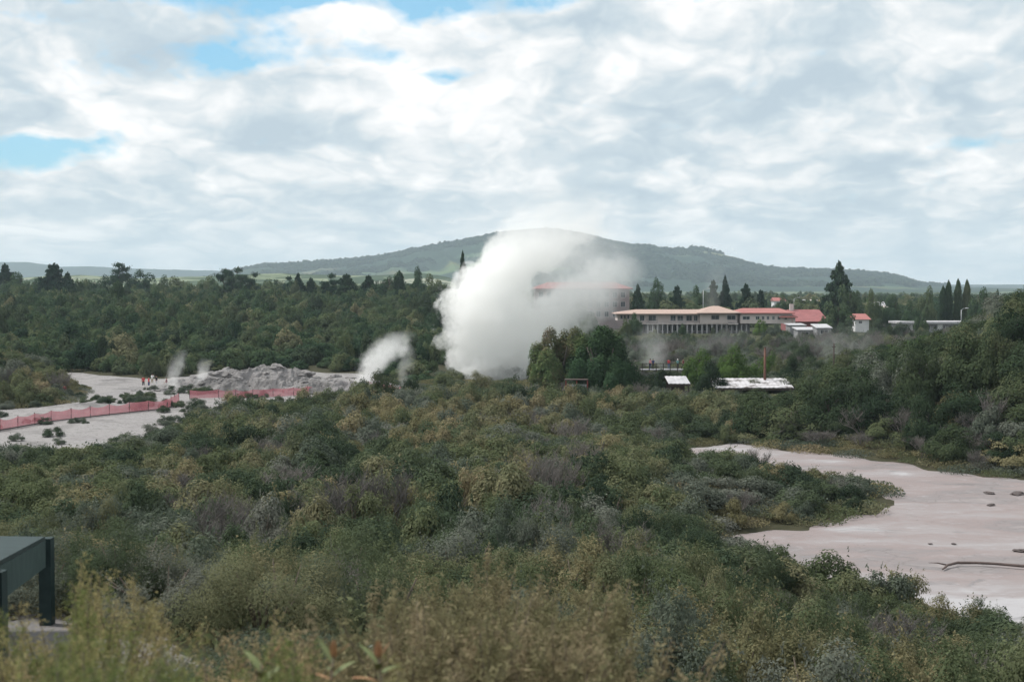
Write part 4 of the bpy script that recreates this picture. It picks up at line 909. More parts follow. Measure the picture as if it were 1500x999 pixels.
def net_fence(pix, label, hh=1.25, step=2.9, rail=True):
    pts = [Vector((*at(*p), 0)) for p in pix]
    # resample
    out = []; 
    for a, b in zip(pts[:-1], pts[1:]):
        n = max(1, round((b - a).length / step))
        out += [a.lerp(b, i / n) for i in range(n)]
    out.append(pts[-1])
    e = empty('netting_fence', tuple(out[0]), 0, label, 'fence'); o0 = out[0]
    rr = random.Random(len(out)); V = []; Fc = []; sub = 8
    for i in range(len(out) - 1):
        a, b = out[i] - o0, out[i + 1] - o0
        nrm = (b - a).cross(Vector((0, 0, 1))).normalized(); sag = rr.uniform(.08, .28)
        for j in range(sub + 1):
            t = j / sub; q = a.lerp(b, t); s_ = sag * 4 * t * (1 - t); w_ = rr.uniform(-.03, .03)
            for kz in range(5): V.append(q + Vector((0, 0, .05 + (hh - s_ * 1.0 - .05) * kz / 4)) + nrm * (math.sin(kz * 1.7 + t * 5 + i) * .06 + w_))
        bse = i * (sub + 1) * 5
        for j in range(sub):
            for kz in range(4): p = bse + j * 5 + kz; Fc.append((p, p + 5, p + 6, p + 1))
    mb = MB(); mb.add(V, Fc); mb.build('netting', M['net'], e, True)
    for q in out:
        q = q - o0; lean = rr.uniform(-.05, .05); MB().tube([q + Vector((0, 0, -.3)), q + Vector((lean, 0, hh + rr.uniform(.0, .15)))], .035, 6).build('post', M['post'], e)
    if rail:
        MB().tube([q - o0 + Vector((0, -.25, .09)) for q in out], .075, 6).build('base_pipe', M['post'], e, True)
    return e
net_fence([(-60, 640), (0, 631), (75, 618), (160, 608), (245, 599), (262, 590)], 'sagging pink plastic netting fence on dark posts across the left sinter')
net_fence([(278, 584), (320, 583), (370, 583), (430, 580), (490, 573), (540, 570), (600, 580), (640, 582)], 'farther pink netting fence running below the rock mound', 1.15, 3.0, False)

# ------------------------------------------------------------------ rocks
def rock_mesh(seed, mat):
    import bmesh
    bm = bmesh.new(); bmesh.ops.create_icosphere(bm, subdivisions=3, radius=1); rr = random.Random(seed); off = Vector((rr.uniform(0, 99), 0, 0))
    for v in bm.verts:
        n = mnoise.fractal(v.co * 1.2 + off, 1.0, 2.0, 3) * .5; c = mnoise.cell(v.co * 1.7 + off) * .12; v.co *= 1 + n + c; v.co.z = math.floor(v.co.z * 5) / 5 * .5 + v.co.z * .5; v.co.z *= .6
    me = bpy.data.meshes.new('boulder'); bm.to_mesh(me); bm.free(); me.materials.append(mat); return me
RK = [rock_mesh(i, M['rock']) for i in range(5)]
RP = [(318, 552, 1.1, 'low grey boulder at the left end of the rock mound'), (345, 560, .9, 'pale boulder below the left part of the rock mound'), (372, 563, 1.2, 'broad pale boulder at the front of the rock mound'), (400, 564, .8, 'small squat boulder below the middle of the rock mound'),
      (425, 561, 1.1, 'grey boulder at the right foot of the rock mound'), (455, 558, .8, 'pale boulder right of the rock mound'), (490, 553, .9, 'white-crusted boulder near the small steam plume'), (515, 556, .7, 'small pale boulder left of the small steam plume'), (285, 556, .8, 'dark boulder by the small left steam wisps'), (262, 560, .7, 'small dark rock left of the steam wisps'),
      (195, 576, .8, 'dark reddish rock in the hollow of the left flat'), (183, 578, .6, 'small dark rock left of the reddish one'), (205, 575, .6, 'small dark rock right of the reddish one'), (240, 575, .9, 'dark grey rock above the bend of the netting fence')]
for i, (p, yy, s, lab) in enumerate(RP):
    x, y = at(p, yy); o = obj('boulder', RK[i % 5], None, (x, y, .1), i * 1.7); o.scale = (s * 1.5, s, s * .9); tag(o, lab, 'rock')
ADJ = ['flat-topped', 'jagged', 'rounded', 'split', 'leaning', 'blocky']
for i in range(16):
    cx, cy, rx, ry, h, sd = MOUNDS[i % 4]; a_ = R_.uniform(PI, 2 * PI); q_ = R_.uniform(.15, .8); x = cx + math.cos(a_) * rx * q_; y = cy + math.sin(a_) * ry * q_
    zz = float(mound_h(np.array([x]), np.array([y]), cx, cy, rx, ry, h, sd)[0]); s_ = R_.uniform(.5, 1.0); o = obj('boulder', RK[i % 5], None, (x, y, zz - .05), i * 2.1); o.scale = (s_ * 1.5, s_, s_ * .9)
    tag(o, f"weathered grey sinter boulder lying on the {['left crest', 'right crest', 'low right part', 'left shoulder'][i % 4]} of the rock mound", 'rock', f"boulders on the {['left crest', 'right crest', 'low right part', 'left shoulder'][i % 4]} of the rock mound")
RM = rock_mesh(9, pmat('dark_mud_stone', (.10, .08, .075), (.07, .06, .06), 3))
for (p, yy, s, lab) in [(1450, 722, .5, 'dark stone near the top right of the mud pan'), (1490, 723, .7, 'larger dark stone at the right edge of the mud pan'), (1452, 739, .35, 'small dark lump in the mud left of the large stone'), (1397, 796, .16, 'tiny dark lump in the middle of the mud'), (1363, 796, .14, 'tiniest dark lump in the mud left of its twin'), (1495, 806, .4, 'dark lump near the right end of the curved branch')]:
    x, y = at(p, yy); o = obj('stone', RM, None, (x, y, 0.0), p); o.scale = (s * .9, s * .6, s * .4); tag(o, lab, 'stone')
# curved branch on the mud with thin water behind it
pts = []
for (p, yy, zz) in [(1381, 832, .05), (1388, 828, .12), (1402, 825, .14), (1430, 824.5, .12), (1460, 826, .12), (1495, 829, .12), (1540, 832, .1), (1580, 836, .1)]:
    x, y = at(p, yy, .1); pts.append((x, y, zz))
br = empty('fallen_branch', pts[0], 0, 'long curved brown branch lying in the mud at the right', 'branch'); p0 = Vector(pts[0])
mb = MB(); mb.tube([Vector(p) - p0 for p in pts], [.04, .07, .08, .075, .075, .08, .08, .06], 8); mb.build('limb', M['drift'], br, True)
MB().tube([Vector(pts[1]) - p0, Vector(pts[1]) - p0 + Vector((-.5, .1, .1)), Vector(pts[1]) - p0 + Vector((-.9, .4, .05))], [.05, .035, .012], 6).build('side_twig', M['drift'], br, True)

# ------------------------------------------------------------------ red railing with visitors on the left slope
def railing(pix, z_of, lab):
    pts = [Vector(p) for p in pix]; e = empty('red_railing', tuple(pts[0]), 0, lab, 'railing'); o0 = pts[0]
    for zz in (1.0, .6, .25): 
        mb = MB()
        for a, b in zip(pts[:-1], pts[1:]): mb.bar(a - o0 + Vector((0, 0, zz)), b - o0 + Vector((0, 0, zz)), .06, .13)
        mb.build('rail', M['rust'], e)
    for q in pts: MB().box(q.x - o0.x - .06, q.x - o0.x + .06, q.y - o0.y - .06, q.y - o0.y + .06, q.z - o0.z - .3, q.z - o0.z + 1.12).build('post', M['rust'], e)
rp = []
for i in range(8):
    t = i / 7; p = 48 + t * 45; d = 196 - t * 4; x = ax(p, d); rp.append((x, d, max(g1(x, d), zpx(541 + t * 12, d) if False else g1(x, d))))
railing(rp, None, 'rust red timber railing going down the slope at the far left')
net = None

# ------------------------------------------------------------------ people
SK = pmat('skin', (.45, .27, .20), (.40, .24, .18), 5); HAIR = pmat('dark_hair', (.03, .022, .018), (.05, .035, .03), 8)
def person_mesh(pose):
    """one continuous skinned figure 1.72 m tall; faces are dressed by height"""
    st = pose == 'walk'; a = .28 if st else .04
    J = {'pel': (0, 0, .95), 'sp': (0, .01, 1.18), 'ch': (0, 0, 1.38), 'nk': (0, -.01, 1.50), 'hd': (0, -.02, 1.60), 'hd2': (0, -.015, 1.70),
         'hl': (-.09, 0, .90), 'kl': (-.10, -a * .8, .50), 'al': (-.10, -a * .6 + .02, .08), 'tl': (-.11, -a * .6 - .14, .04),
         'hr': (.09, 0, .90), 'kr': (.10, a * .5, .50), 'ar': (.10, a * 1.2, .09), 'tr': (.11, a * 1.2 - .14, .04),
         'sl': (-.18, 0, 1.40), 'el': (-.23, a * .5, 1.13), 'wl': (-.22, a * .3 - .08, .88), 'fl': (-.22, a * .2 - .12, .79),
         'sr': (.18, 0, 1.40), 'er': (.23, -a * .5, 1.13), 'wr': (.22, -a * .9 - .08, .90), 'fr': (.22, -a - .12, .82)}
    if pose == 'photo': J.update(er=(.24, -.12, 1.22), wr=(.10, -.28, 1.50), fr=(.05, -.28, 1.56), el=(-.24, -.12, 1.22), wl=(-.10, -.28, 1.50), fl=(-.05, -.28, 1.56))
    E = [('pel', 'sp'), ('sp', 'ch'), ('ch', 'nk'), ('nk', 'hd'), ('hd', 'hd2'), ('pel', 'hl'), ('hl', 'kl'), ('kl', 'al'), ('al', 'tl'), ('pel', 'hr'), ('hr', 'kr'), ('kr', 'ar'), ('ar', 'tr'),
         ('ch', 'sl'), ('sl', 'el'), ('el', 'wl'), ('wl', 'fl'), ('ch', 'sr'), ('sr', 'er'), ('er', 'wr'), ('wr', 'fr')]
    RD = dict(pel=.15, sp=.13, ch=.15, nk=.06, hd=.095, hd2=.085, hl=.10, kl=.065, al=.045, tl=.04, hr=.10, kr=.065, ar=.045, tr=.04, sl=.075, el=.05, wl=.033, fl=.035, sr=.075, er=.05, wr=.033, fr=.035)
    ks = list(J); me = bpy.data.meshes.new('t'); me.from_pydata([J[k] for k in ks], [(ks.index(a_), ks.index(b_)) for a_, b_ in E], []); o = bpy.data.objects.new('t', me); COL.objects.link(o)
    md = o.modifiers.new('s', 'SKIN'); 
    for i, k in enumerate(ks): me.skin_vertices[0].data[i].radius = (RD[k], RD[k] * (.75 if k in ('pel', 'sp', 'ch') else 1)); me.skin_vertices[0].data[i].use_root = (k == 'pel')
    o.modifiers.new('b', 'SUBSURF').levels = 1
    bpy.context.view_layer.update(); dg = bpy.context.evaluated_depsgraph_get(); ev = o.evaluated_get(dg); m2 = bpy.data.meshes.new_from_object(ev); bpy.data.objects.remove(o); return m2
PM = {k: person_mesh(k) for k in ('stand', 'walk', 'photo')}
def cloth(name, c): return pmat(name, c, tuple(v * .8 for v in c), 8)
CL = {'red': cloth('red_cloth', (.55, .06, .07)), 'white': cloth('white_cloth', (.75, .75, .75)), 'maroon': cloth('maroon_cloth', (.20, .03, .05)), 'navy': cloth('navy_cloth', (.03, .05, .16)), 'pink': cloth('pink_cloth', (.6, .28, .30)),
      'blue': cloth('blue_cloth', (.10, .16, .30)), 'black': cloth('dark_cloth', (.03, .03, .035)), 'teal': cloth('teal_cloth', (.15, .33, .33)), 'beige': cloth('beige_cloth', (.45, .38, .28))}
def person(p, d, top, bot, pose, rz, lab, z=None, hat=None):
    x = ax(p, d); zz = g1(x, d) if z is None else z
    me = PM[pose].copy(); me.name = 'person'; me.materials.clear()
    for m_ in (SK, CL[top], CL[bot], HAIR): me.materials.append(m_)
    idx = []
    for f in me.polygons:
        c = f.center
        idx.append(1 if (c.z > .97 and c.z < 1.47 and not (abs(c.x) > .19 and c.z < 1.22 and pose != 'photo')) else 2 if (c.z <= .97 and c.z > .10 and abs(c.x) < .195) else 2 if c.z <= .10 else 0)
    me.polygons.foreach_set('material_index', idx); me.polygons.foreach_set('use_smooth', [True] * len(idx))
    o = obj('person', me, None, (x, d, zz), rz); tag(o, lab, 'person')
    hm_ = MB(); rings = []
    V = []; n = 10
    for i in range(5):
        ph = i / 4 * PI * .55; 
        for k in range(n): a = 2 * PI * k / n; V.append((math.sin(ph) * .105 * math.cos(a), math.sin(ph) * .12 * math.sin(a) + .01, 1.635 + .125 * math.cos(ph) + (-.05 * max(0, math.sin(a)) if i > 2 else 0)))
    Fc = [(i * n + k, i * n + (k + 1) % n, (i + 1) * n + (k + 1) % n, (i + 1) * n + k) for i in range(4) for k in range(n)]
    hm_.add(V, Fc); hm_.build('hair' if not hat else 'hat', CL[hat] if hat else HAIR, o, True)
    return o
person(209, 212, 'red', 'black', 'stand', .3, 'person in a red top standing left in the group by the dark tree')
person(217, 211, 'red', 'navy', 'stand', 2.2, 'person in a red top standing close behind the first red one')
person(222, 218, 'white', 'beige', 'photo', 2.8, 'person all in white raising both hands to the face')
person(228, 214, 'black', 'white', 'stand', 1.2, 'person with a dark top over white trousers')
person(243, 209, 'maroon', 'navy', 'walk', -1.4, 'person in maroon walking apart at the right of the group')
person(16, 207, 'white', 'pink', 'stand', 2.0, 'person in a white top on the knoll at the far left')
person(22, 209, 'pink', 'blue', 'walk', .8, 'person in pink beside the white-topped one on the knoll')
person(52, 194, 'white', 'blue', 'walk', 1.2, 'person in white at the upper end of the red railing')
person(60, 193, 'white', 'black', 'walk', 1.3, 'second person in white following down along the red railing')
person(71, 192, 'maroon', 'beige', 'walk', 1.3, 'person in maroon half way along the red railing')
person(87, 189, 'beige', 'white', 'stand', 1.7, 'person in a pale top near the foot of the red railing')
person(93, 188, 'maroon', 'maroon', 'stand', .5, 'person dressed in dark red at the foot of the red railing')
# right-hand viewing deck behind the scrub
dk = empty('viewing_deck', (0, 0, 0), 0, 'low timber viewing deck with a rail left of the bright green trees', 'deck'); d = 236.0; x0, x1 = ax(940, d), ax(1012, d); zd = zpx(541, d)
MB().box(x0, x1, d - 1, d + 2, zd - .15, zd).build('floor', M['grey'], dk); mb = MB(); mb.box(x0, x1, d - 1.05, d - .97, zd + .95, zd + 1.05); mb.box(x0, x1, d - 1.05, d - .97, zd + .5, zd + .56); mb.build('rail', M['darkwood'], dk)
for i in range(8): xx = x0 + (x1 - x0) * i / 7; MB().box(xx - .06, xx + .06, d - 1.2, d - 1.06, g1(xx, d) - .3, zd + 1.1).build('post', M['darkwood'], dk)
person(953, 236.3, 'pink', 'navy', 'stand', 2.5, 'person in pink at the left end of the viewing deck', zd)
person(957, 236.0, 'navy', 'black', 'stand', .2, 'person in navy blue leaning beside the pink one on the deck', zd)
person(980, 236.3, 'red', 'blue', 'stand', 2.9, 'person in a red top in the middle of the viewing deck', zd)
person(993, 236.0, 'teal', 'black', 'photo', 2.9, 'person in teal with a white hat on the viewing deck', zd, 'white')
person(1001, 236.4, 'maroon', 'black', 'walk', 1.4, 'person in maroon walking at the right end of the deck', zd)

# ------------------------------------------------------------------ foreground rail
fr = empty('green_handrail', (-4.62, 14.0, 11.6), 0, 'dark green painted timber handrail with a broad sloping top board', 'handrail')
o0 = Vector((-4.62, 14.0, 11.6))
Fp = Vector((-4.62, 14.02, 0)); Np = Vector((-3.78, 10.35, 0)); zF = 12.50; zN = 12.94
def post(P_, zt, w=.12):
    g = g1(P_.x, P_.y); m = MB(); m.box(P_.x - w / 2, P_.x + w / 2, P_.y - w / 2, P_.y + w / 2, g - .4, zt); m.v = [tuple(Vector(v) - o0) for v in m.v]; return m.build('post', M['greenpaint'], fr)
post(Fp, zF); post(Np, zN - .03)
dirv = (Np - Fp); dirv.normalize(); side = Vector((-dirv.y, dirv.x, 0)) * -1
if side.x < 0: side = -side
a = Vector((Fp.x, Fp.y, zF)) + dirv * .13 - o0; b = Vector((Np.x, Np.y, zN)) - dirv * .0 - o0
off = side * .0
mb = MB(); mb.bar(a + side * -.02 + Vector((0, 0, -.135)), b + side * -.02 + Vector((0, 0, -.135)) + dirv * 1.2 + Vector((0, 0, .14)), .05, .26); mb.build('side_board', M['greenlit'], fr)
# top boards go back to the left, meeting at the far post
c_ = Vector((Fp.x - 1.9, Fp.y - .3, zF)) - o0
mb = MB(); V = [a + Vector((0, 0, .0)), b + dirv * 1.2 + Vector((0, 0, .14)), b + dirv * 1.2 + Vector((-1.3, 0, .16)), a + Vector((-.95, -.05, .02))]
V = V + [v + Vector((0, 0, .035)) for v in V]; mb.add(V, [(3, 2, 1, 0), (4, 5, 6, 7), (0, 1, 5, 4), (1, 2, 6, 5), (2, 3, 7, 6), (3, 0, 4, 7)]); mb.build('top_board', M['greenpaint'], fr)

# ------------------------------------------------------------------ foreground plants
def sprig_mesh(seed, mat, nst, hgt, spread, leaf, lpm=170, name='foliage', asp=.28):
    """upright leafy shoots: stems and many small narrow leaves, real size"""
    rg = np.random.default_rng(seed); P = []; U = []; mb = MB()
    for i in range(nst):
        a = rg.uniform(0, 2 * PI); t = rg.uniform(0, 1) ** .6; b = np.array([math.cos(a) * spread * t * .4, math.sin(a) * spread * t * .4, 0]); lean = np.array([math.cos(a) * spread * t * .8, math.sin(a) * spread * t * .8, 0]) + rg.normal(0, .08, 3) * [1, 1, 0]
        h = hgt * rg.uniform(.6, 1.08); m1 = b + lean * .35 + [0, 0, h * .5]; e = b + lean + [0, 0, h]
        mb.tube([b, m1, e], [.006, .004, .0015], 4)
        n = int(lpm * h); s = rg.uniform(.2, 1, n) ** .8; q = np.where((s < .5)[:, None], b + (m1 - b) * (s * 2)[:, None], m1 + (e - m1) * ((s - .5) * 2)[:, None]); rad = .045 * (1.15 - s) + .008
        P.append(q + rg.normal(size=(n, 3)) * rad[:, None]); U.append(rg.normal(size=(n, 3)))
        for k in range(5):   # side shoots
            s0 = rg.uniform(.35, .9); q0 = b + (e - b) * s0; dv = rg.normal(0, .5, 3); dv[2] = abs(dv[2]) + .7; dv /= np.linalg.norm(dv); L = rg.uniform(.08, .2); n2 = int(lpm * L * 1.5)
            tt = rg.uniform(0, 1, n2); P.append(q0 + dv * (tt * L)[:, None] + rg.normal(size=(n2, 3)) * .012); U.append(rg.normal(size=(n2, 3)))
    V, Fc = leaf_quads(np.concatenate(P), np.concatenate(U), leaf, asp, rg)
    return mesh_from(name, V, Fc, mat), mb.mesh('stem', M['twig'])
HV = [sprig_mesh(900 + i, M['heath'], 17, .85, .30, .0095, 330) for i in range(4)]
BV = [sprig_mesh(920 + i, M['brown'], 40, .95, .45, .013, 330) for i in range(3)]
def hplant(vs, px_, ytop, d, sc, lab, grp, nm='heath_shrub'):
    x = ax(px_, d); zt = EYE + ray(px_, ytop)[1] * d; v = R_.choice(vs); h = .9 * sc
    e = empty(nm, (x, d, zt - h), R_.uniform(0, 6.28), lab, 'shrub', grp); e.scale = (sc, sc, sc); z = g1(x, d)
    obj('foliage', v[0], e); 
    o = obj('stem', v[1], e)
    # carry the stems down to the soil
    dz = (zt - h - z) / sc
    if dz > .02:
        mb = MB()
        for k in range(5): a_ = k * 1.25; mb.tube([(math.cos(a_) * .04, math.sin(a_) * .04, -dz - .1), (math.cos(a_) * .06, math.sin(a_) * .06, .1)], [.012, .008], 5)
        mb.build('stem', M['twig'], e)
    return e
fgl = [(-10, 935, 4.6), (35, 950, 4.0), (75, 905, 4.9), (112, 828, 5.6), (120, 880, 5.2), (150, 945, 4.2), (186, 845, 6.0), (20, 975, 3.4), (90, 965, 3.6), (165, 975, 3.4), (290, 975, 3.9), (310, 990, 3.3), (345, 960, 4.6), (385, 915, 5.4), (400, 970, 3.8), (430, 935, 5.2), (465, 985, 3.8), (520, 990, 4.2), (130, 985, 3.0), (50, 990, 3.0), (250, 995, 3.0)]
for i, (p, yt, d) in enumerate(fgl):
    sd = 'left bottom corner' if p < 200 else 'bottom edge left of centre'; rw_ = 'tall' if yt < 900 else 'low'
    hplant(HV, p, yt, d, R_.uniform(.8, 1.05), f"{rw_} blurred yellow-green heath shrub at the {sd}", f"{rw_} yellow-green heath shrubs at the {sd}")
for i, (p, yt, d) in enumerate([(620, 930, 6.8), (680, 880, 8.0), (720, 860, 8.6), (760, 885, 7.6), (800, 905, 7.0), (640, 960, 5.6), (700, 935, 6.2), (750, 950, 5.6), (815, 960, 5.6), (590, 970, 5.4), (850, 975, 5.8), (560, 940, 6.6)]):
    hplant(BV, p, yt, d, R_.uniform(.95, 1.2), 'yellow-brown twiggy shrub at the bottom of the view, in the middle', 'yellow-brown twiggy shrubs at the bottom in the middle', 'twiggy_shrub')
# broad-leaved shoots with orange buds
LF = pmat('yellow_green_leaf', (.11, .14, .055), (.15, .17, .07), 20, .6); LO = pmat('orange_bud', (.40, .20, .11), (.32, .21, .10), 30, .6)
def blade(L, w, droop, n=7):
    V = []; Fc = []
    for i in range(n + 1):
        t = i / n; ww = w * math.sin(PI * min(1, t * .93 + .05)) ** .8; x = L * t; z = -droop * t * t
        V += [(x, -ww, z + abs(ww) * .35), (x, 0, z), (x, ww, z + abs(ww) * .35)]
    for i in range(n): a = i * 3; Fc += [(a, a + 3, a + 4, a + 1), (a + 1, a + 4, a + 5, a + 2)]
    return V, Fc
def shoot(px_, ybud, d, lean, lab, bud=True, s=1.0):
    x = ax(px_, d); zt = EYE + ray(px_, ybud)[1] * d; z = g1(x, d); e = empty('budding_shoot', (x, d, z), 0, lab, 'plant'); h = zt - z
    MB().tube([(-.05, 0, -.1), (lean * -.5, 0, h * .6), (0, 0, h - .02)], [.007, .005, .003], 6).build('stem', M['twig'], e, True)
    rr = random.Random(int(px_))
    for k in range(9):
        V, Fc = blade(.085 * s * rr.uniform(.8, 1.2), .011 * s, rr.uniform(-.01, .03)); a = k * 2.4 + rr.uniform(-.2, .2); el = .9 - .13 * k
        m = Matrix.Translation((0, 0, h - .035 - .016 * k)) @ Matrix.Rotation(a, 4, 'Z') @ Matrix.Rotation(-el, 4, 'Y')
        mb = MB(); mb.add([m @ Vector(v) for v in V], Fc); mb.build('leaf', LF if k % 4 else LO, e, True)
    if bud:
        for a in (0, 1.6, 3.1, 4.6):
            V, Fc = blade(.055 * s, .012 * s, -.004); m = Matrix.Translation((0, 0, h - .03)) @ Matrix.Rotation(a, 4, 'Z') @ Matrix.Rotation(-1.35, 4, 'Y'); mb = MB(); mb.add([m @ Vector(v) for v in V], Fc); mb.build('bud', LO, e, True)
shoot(486, 950, 4.3, .1, 'leafy shoot with a pointed orange bud, left of its pair')
shoot(552, 950, 4.2, -.1, 'leafy shoot with a pale-tipped orange bud, right of its pair')
shoot(380, 962, 4.2, .1, 'leafy yellow-green shoot without a bud at the bottom edge', False, 1.2)

# ------------------------------------------------------------------ steam
def steam_domain(name, balls, mat, label, cat='steam', voxel=1.0):
    """closed hull round a list of (x, y, z, r)"""
    import bmesh
    bm = bmesh.new()
    for (x, y, z, r_) in balls:
        bmesh.ops.create_icosphere(bm, subdivisions=2, radius=r_, matrix=Matrix.Translation((x, y, z)))
    me = bpy.data.meshes.new('t'); bm.to_mesh(me); bm.free(); o = bpy.data.objects.new('t', me); COL.objects.link(o)
    md = o.modifiers.new('r', 'REMESH'); md.mode = 'VOXEL'; md.voxel_size = voxel
    bpy.context.view_layer.update(); dg = bpy.context.evaluated_depsgraph_get(); m2 = bpy.data.meshes.new_from_object(o.evaluated_get(dg)); bpy.data.objects.remove(o)
    m2.materials.clear(); m2.materials.append(mat); m2.name = name
    return tag(obj(name, m2), label, cat)
def steam_mat(name, columns, dens, nscale=.22, warp=2.0, edge=.22, namp=1.0, step=.25, color=(1.0, 1.0, .995), ny=0.0):
    """columns: list of dicts: axis 'z' or 'x', pts [(t, centre, radius, weight)], y centre, squash; world metres"""
    m, nt, out = newmat(name); N = NT(nt)
    geo = N.n('ShaderNodeNewGeometry'); P = geo.outputs['Position']
    wv = N.noise(P, nscale * .55, 2, .5, out=1)
    w = N.vmath('MULTIPLY', N.vmath('SUBTRACT', wv, (.5, .5, .5)), (warp * 2, warp * 2, warp * 2))
    Q = N.vmath('ADD', P, w); sx = N.n('ShaderNodeSeparateXYZ'); N.L(Q, sx.inputs[0])
    nz = N.math('ADD', N.math('MULTIPLY', N.noise(P, nscale, 5, .68), .78), N.math('MULTIPLY', N.noise(Q, nscale * 3.3, 3, .6), .22))
    total = None
    for c in columns:
        zc = c['axis'] == 'z'; t = sx.outputs[2] if zc else sx.outputs[0]; o_ = sx.outputs[0] if zc else sx.outputs[2]
        ts = [p[0] for p in c['pts']]; t0, t1 = min(ts), max(ts); cs = [p[1] for p in c['pts']]; c0, c1 = min(cs), max(cs) + 1e-3; rmax = max(p[2] for p in c['pts'])
        tn = N.maprange(t, t0, t1)
        pt = sorted(c['pts'])
        cen = N.maprange(N.curve(tn, [((p[0] - t0) / (t1 - t0), (p[1] - c0) / (c1 - c0)) for p in pt]), 0, 1, c0, c1)
        rad = N.math('MULTIPLY', N.curve(tn, [((p[0] - t0) / (t1 - t0), p[2] / rmax) for p in pt]), rmax)
        wt = N.curve(tn, [((p[0] - t0) / (t1 - t0), p[3]) for p in pt])
        dx = N.math('SUBTRACT', o_, cen); dy = N.math('MULTIPLY', N.math('SUBTRACT', sx.outputs[1], c['y']), c.get('sq', 1.0))
        dist = N.math('DIVIDE', N.math('SQRT', N.math('ADD', N.math('MULTIPLY', dx, dx), N.math('MULTIPLY', dy, dy))), rad)
        f = N.math('ADD', N.math('SUBTRACT', 1.0, dist), N.math('MULTIPLY', N.math('SUBTRACT', nz, .5), c.get('namp', namp)))
        f = N.maprange(f, c.get('lo', 0.0), c.get('lo', 0.0) + c.get('edge', edge), smooth=True)
        f = N.math('MULTIPLY', f, wt)
        total = f if total is None else N.math('MAXIMUM', total, f)
    d = N.math('MULTIPLY', total, dens)
    v = N.n('ShaderNodeVolumePrincipled'); v.inputs['Color'].default_value = (*color, 1); v.inputs['Anisotropy'].default_value = 0.0; N.L(d, v.inputs['Density'])
    N.L(v.outputs[0], out.inputs['Volume']); m.cycles.volume_step_rate = step
    return m
DG = 232.0
def col_pts(rows, axis, d=DG):
    out = []
    for (x, y, rp_, w_) in rows:
        X_, Z_ = ax(x, d), zpx(y, d); r_ = rp_ / F * d
        out.append((Z_, X_, r_, w_) if axis == 'z' else (X_, Z_, r_, w_))
    return out
main_rows = [(728, 575, 62, 1), (727, 545, 66, 1), (724, 500, 70, 1), (720, 460, 71, 1), (718, 430, 66, 1), (730, 408, 60, 1), (754, 388, 66, .8), (780, 364, 76, .5), (802, 340, 80, .26), (814, 315, 76, .12), (822, 285, 66, .05), (825, 262, 46, 0)]
branch_rows = [(735, 520, 50, .95), (770, 495, 60, .85), (805, 466, 64, .7), (840, 442, 66, .6), (880, 418, 62, .5), (914, 402, 44, .32), (955, 398, 20, 0)]
veil_rows = [(690, 400, 20, 0), (735, 390, 40, .12), (790, 380, 76, .22), (840, 378, 80, .20), (890, 388, 68, .14), (950, 395, 36, 0)]
gm_ = steam_mat('geyser_steam', [dict(axis='z', pts=col_pts(main_rows, 'z'), y=DG, edge=.13, namp=2.1, sq=1.25), dict(axis='x', pts=col_pts([(700, 530, 30, 0)] + branch_rows, 'x'), y=DG + 1, edge=.6, namp=2.2, sq=1.1), dict(axis='x', pts=col_pts(veil_rows, 'x'), y=DG + 1, edge=.9, namp=2.0, sq=1.0)], .45, .27, 1.5, step=.10)
balls = []
for (x, y, r_, w_) in main_rows: balls.append((ax(x, DG), DG, zpx(y, DG), (r_ * 1.7) / F * DG + .3))
for (x, y, r_, w_) in branch_rows: balls.append((ax(x, DG), DG + 1, zpx(y, DG), (r_ * 1.75) / F * DG + .5))
for (x, y, r_, w_) in veil_rows: balls.append((ax(x, DG), DG + 1, zpx(y, DG), (r_ * 1.6) / F * DG))
steam_domain('geyser_steam_plume', balls, gm_, 'huge billowing white steam plume of the erupting geyser')
def small_plume(rows, d, dens, lab, namp=2.3, nscale=.7, axis='z', edge=.7, warp=.8, step=.2):
    m = steam_mat('thin_steam', [dict(axis=axis, pts=col_pts(rows, axis, d), y=d, edge=edge, namp=namp)], dens, nscale, warp, step=step)
    steam_domain('steam_wisp', [(ax(x, d), d, zpx(y, d), r_ * 1.9 / F * d + .25) for (x, y, r_, w_) in rows], m, lab, voxel=.5)
small_plume([(528, 572, 12, 1), (537, 552, 18, 1), (550, 532, 28, .85), (566, 515, 36, .6), (577, 500, 34, .3), (585, 484, 24, 0)], 196, .55, 'ragged small steam plume rising behind the bushes, left of the geyser')
small_plume([(588, 562, 10, .5), (592, 540, 14, .5), (595, 520, 16, .4), (592, 505, 14, .25), (590, 490, 10, 0)], 199, .3, 'faint steam trail right beside the ragged small plume')
small_plume([(252, 562, 12, 1), (256, 548, 13, .8), (260, 530, 13, .45), (262, 512, 12, 0)], 204, .35, 'pale steam wisp rising right of the walking person')
small_plume([(294, 558, 10, 1), (297, 546, 12, .8), (300, 532, 12, .4), (302, 522, 8, 0)], 204, .35, 'short steam wisp left of the rock mound')
small_plume([(962, 540, 26, .7), (958, 520, 32, .8), (953, 498, 30, .6), (958, 478, 22, .3), (965, 462, 16, 0)], 250, .10, 'thin grey steam drifting right of the domed trees', edge=1.0, nscale=.3, warp=1.5)
small_plume([(1020, 545, 40, .5), (1030, 520, 60, .5), (1060, 500, 60, .35), (1090, 480, 40, 0)], 285, .035, 'broad faint steam veil below the hotel', edge=1.2, nscale=.2, warp=2)
small_plume([(1215, 545, 60, .6), (1220, 520, 75, .6), (1230, 495, 70, .3), (1240, 470, 40, 0)], 275, .045, 'broad bluish steam veil behind the dark slender post', edge=1.2, nscale=.2, warp=2)
small_plume([(1040, 455, 14, .8), (1045, 430, 20, .6), (1050, 405, 22, .3), (1055, 385, 14, 0)], 430, .05, 'high faint steam wisp above the middle of the hotel', edge=1.0, nscale=.25, warp=1.5)

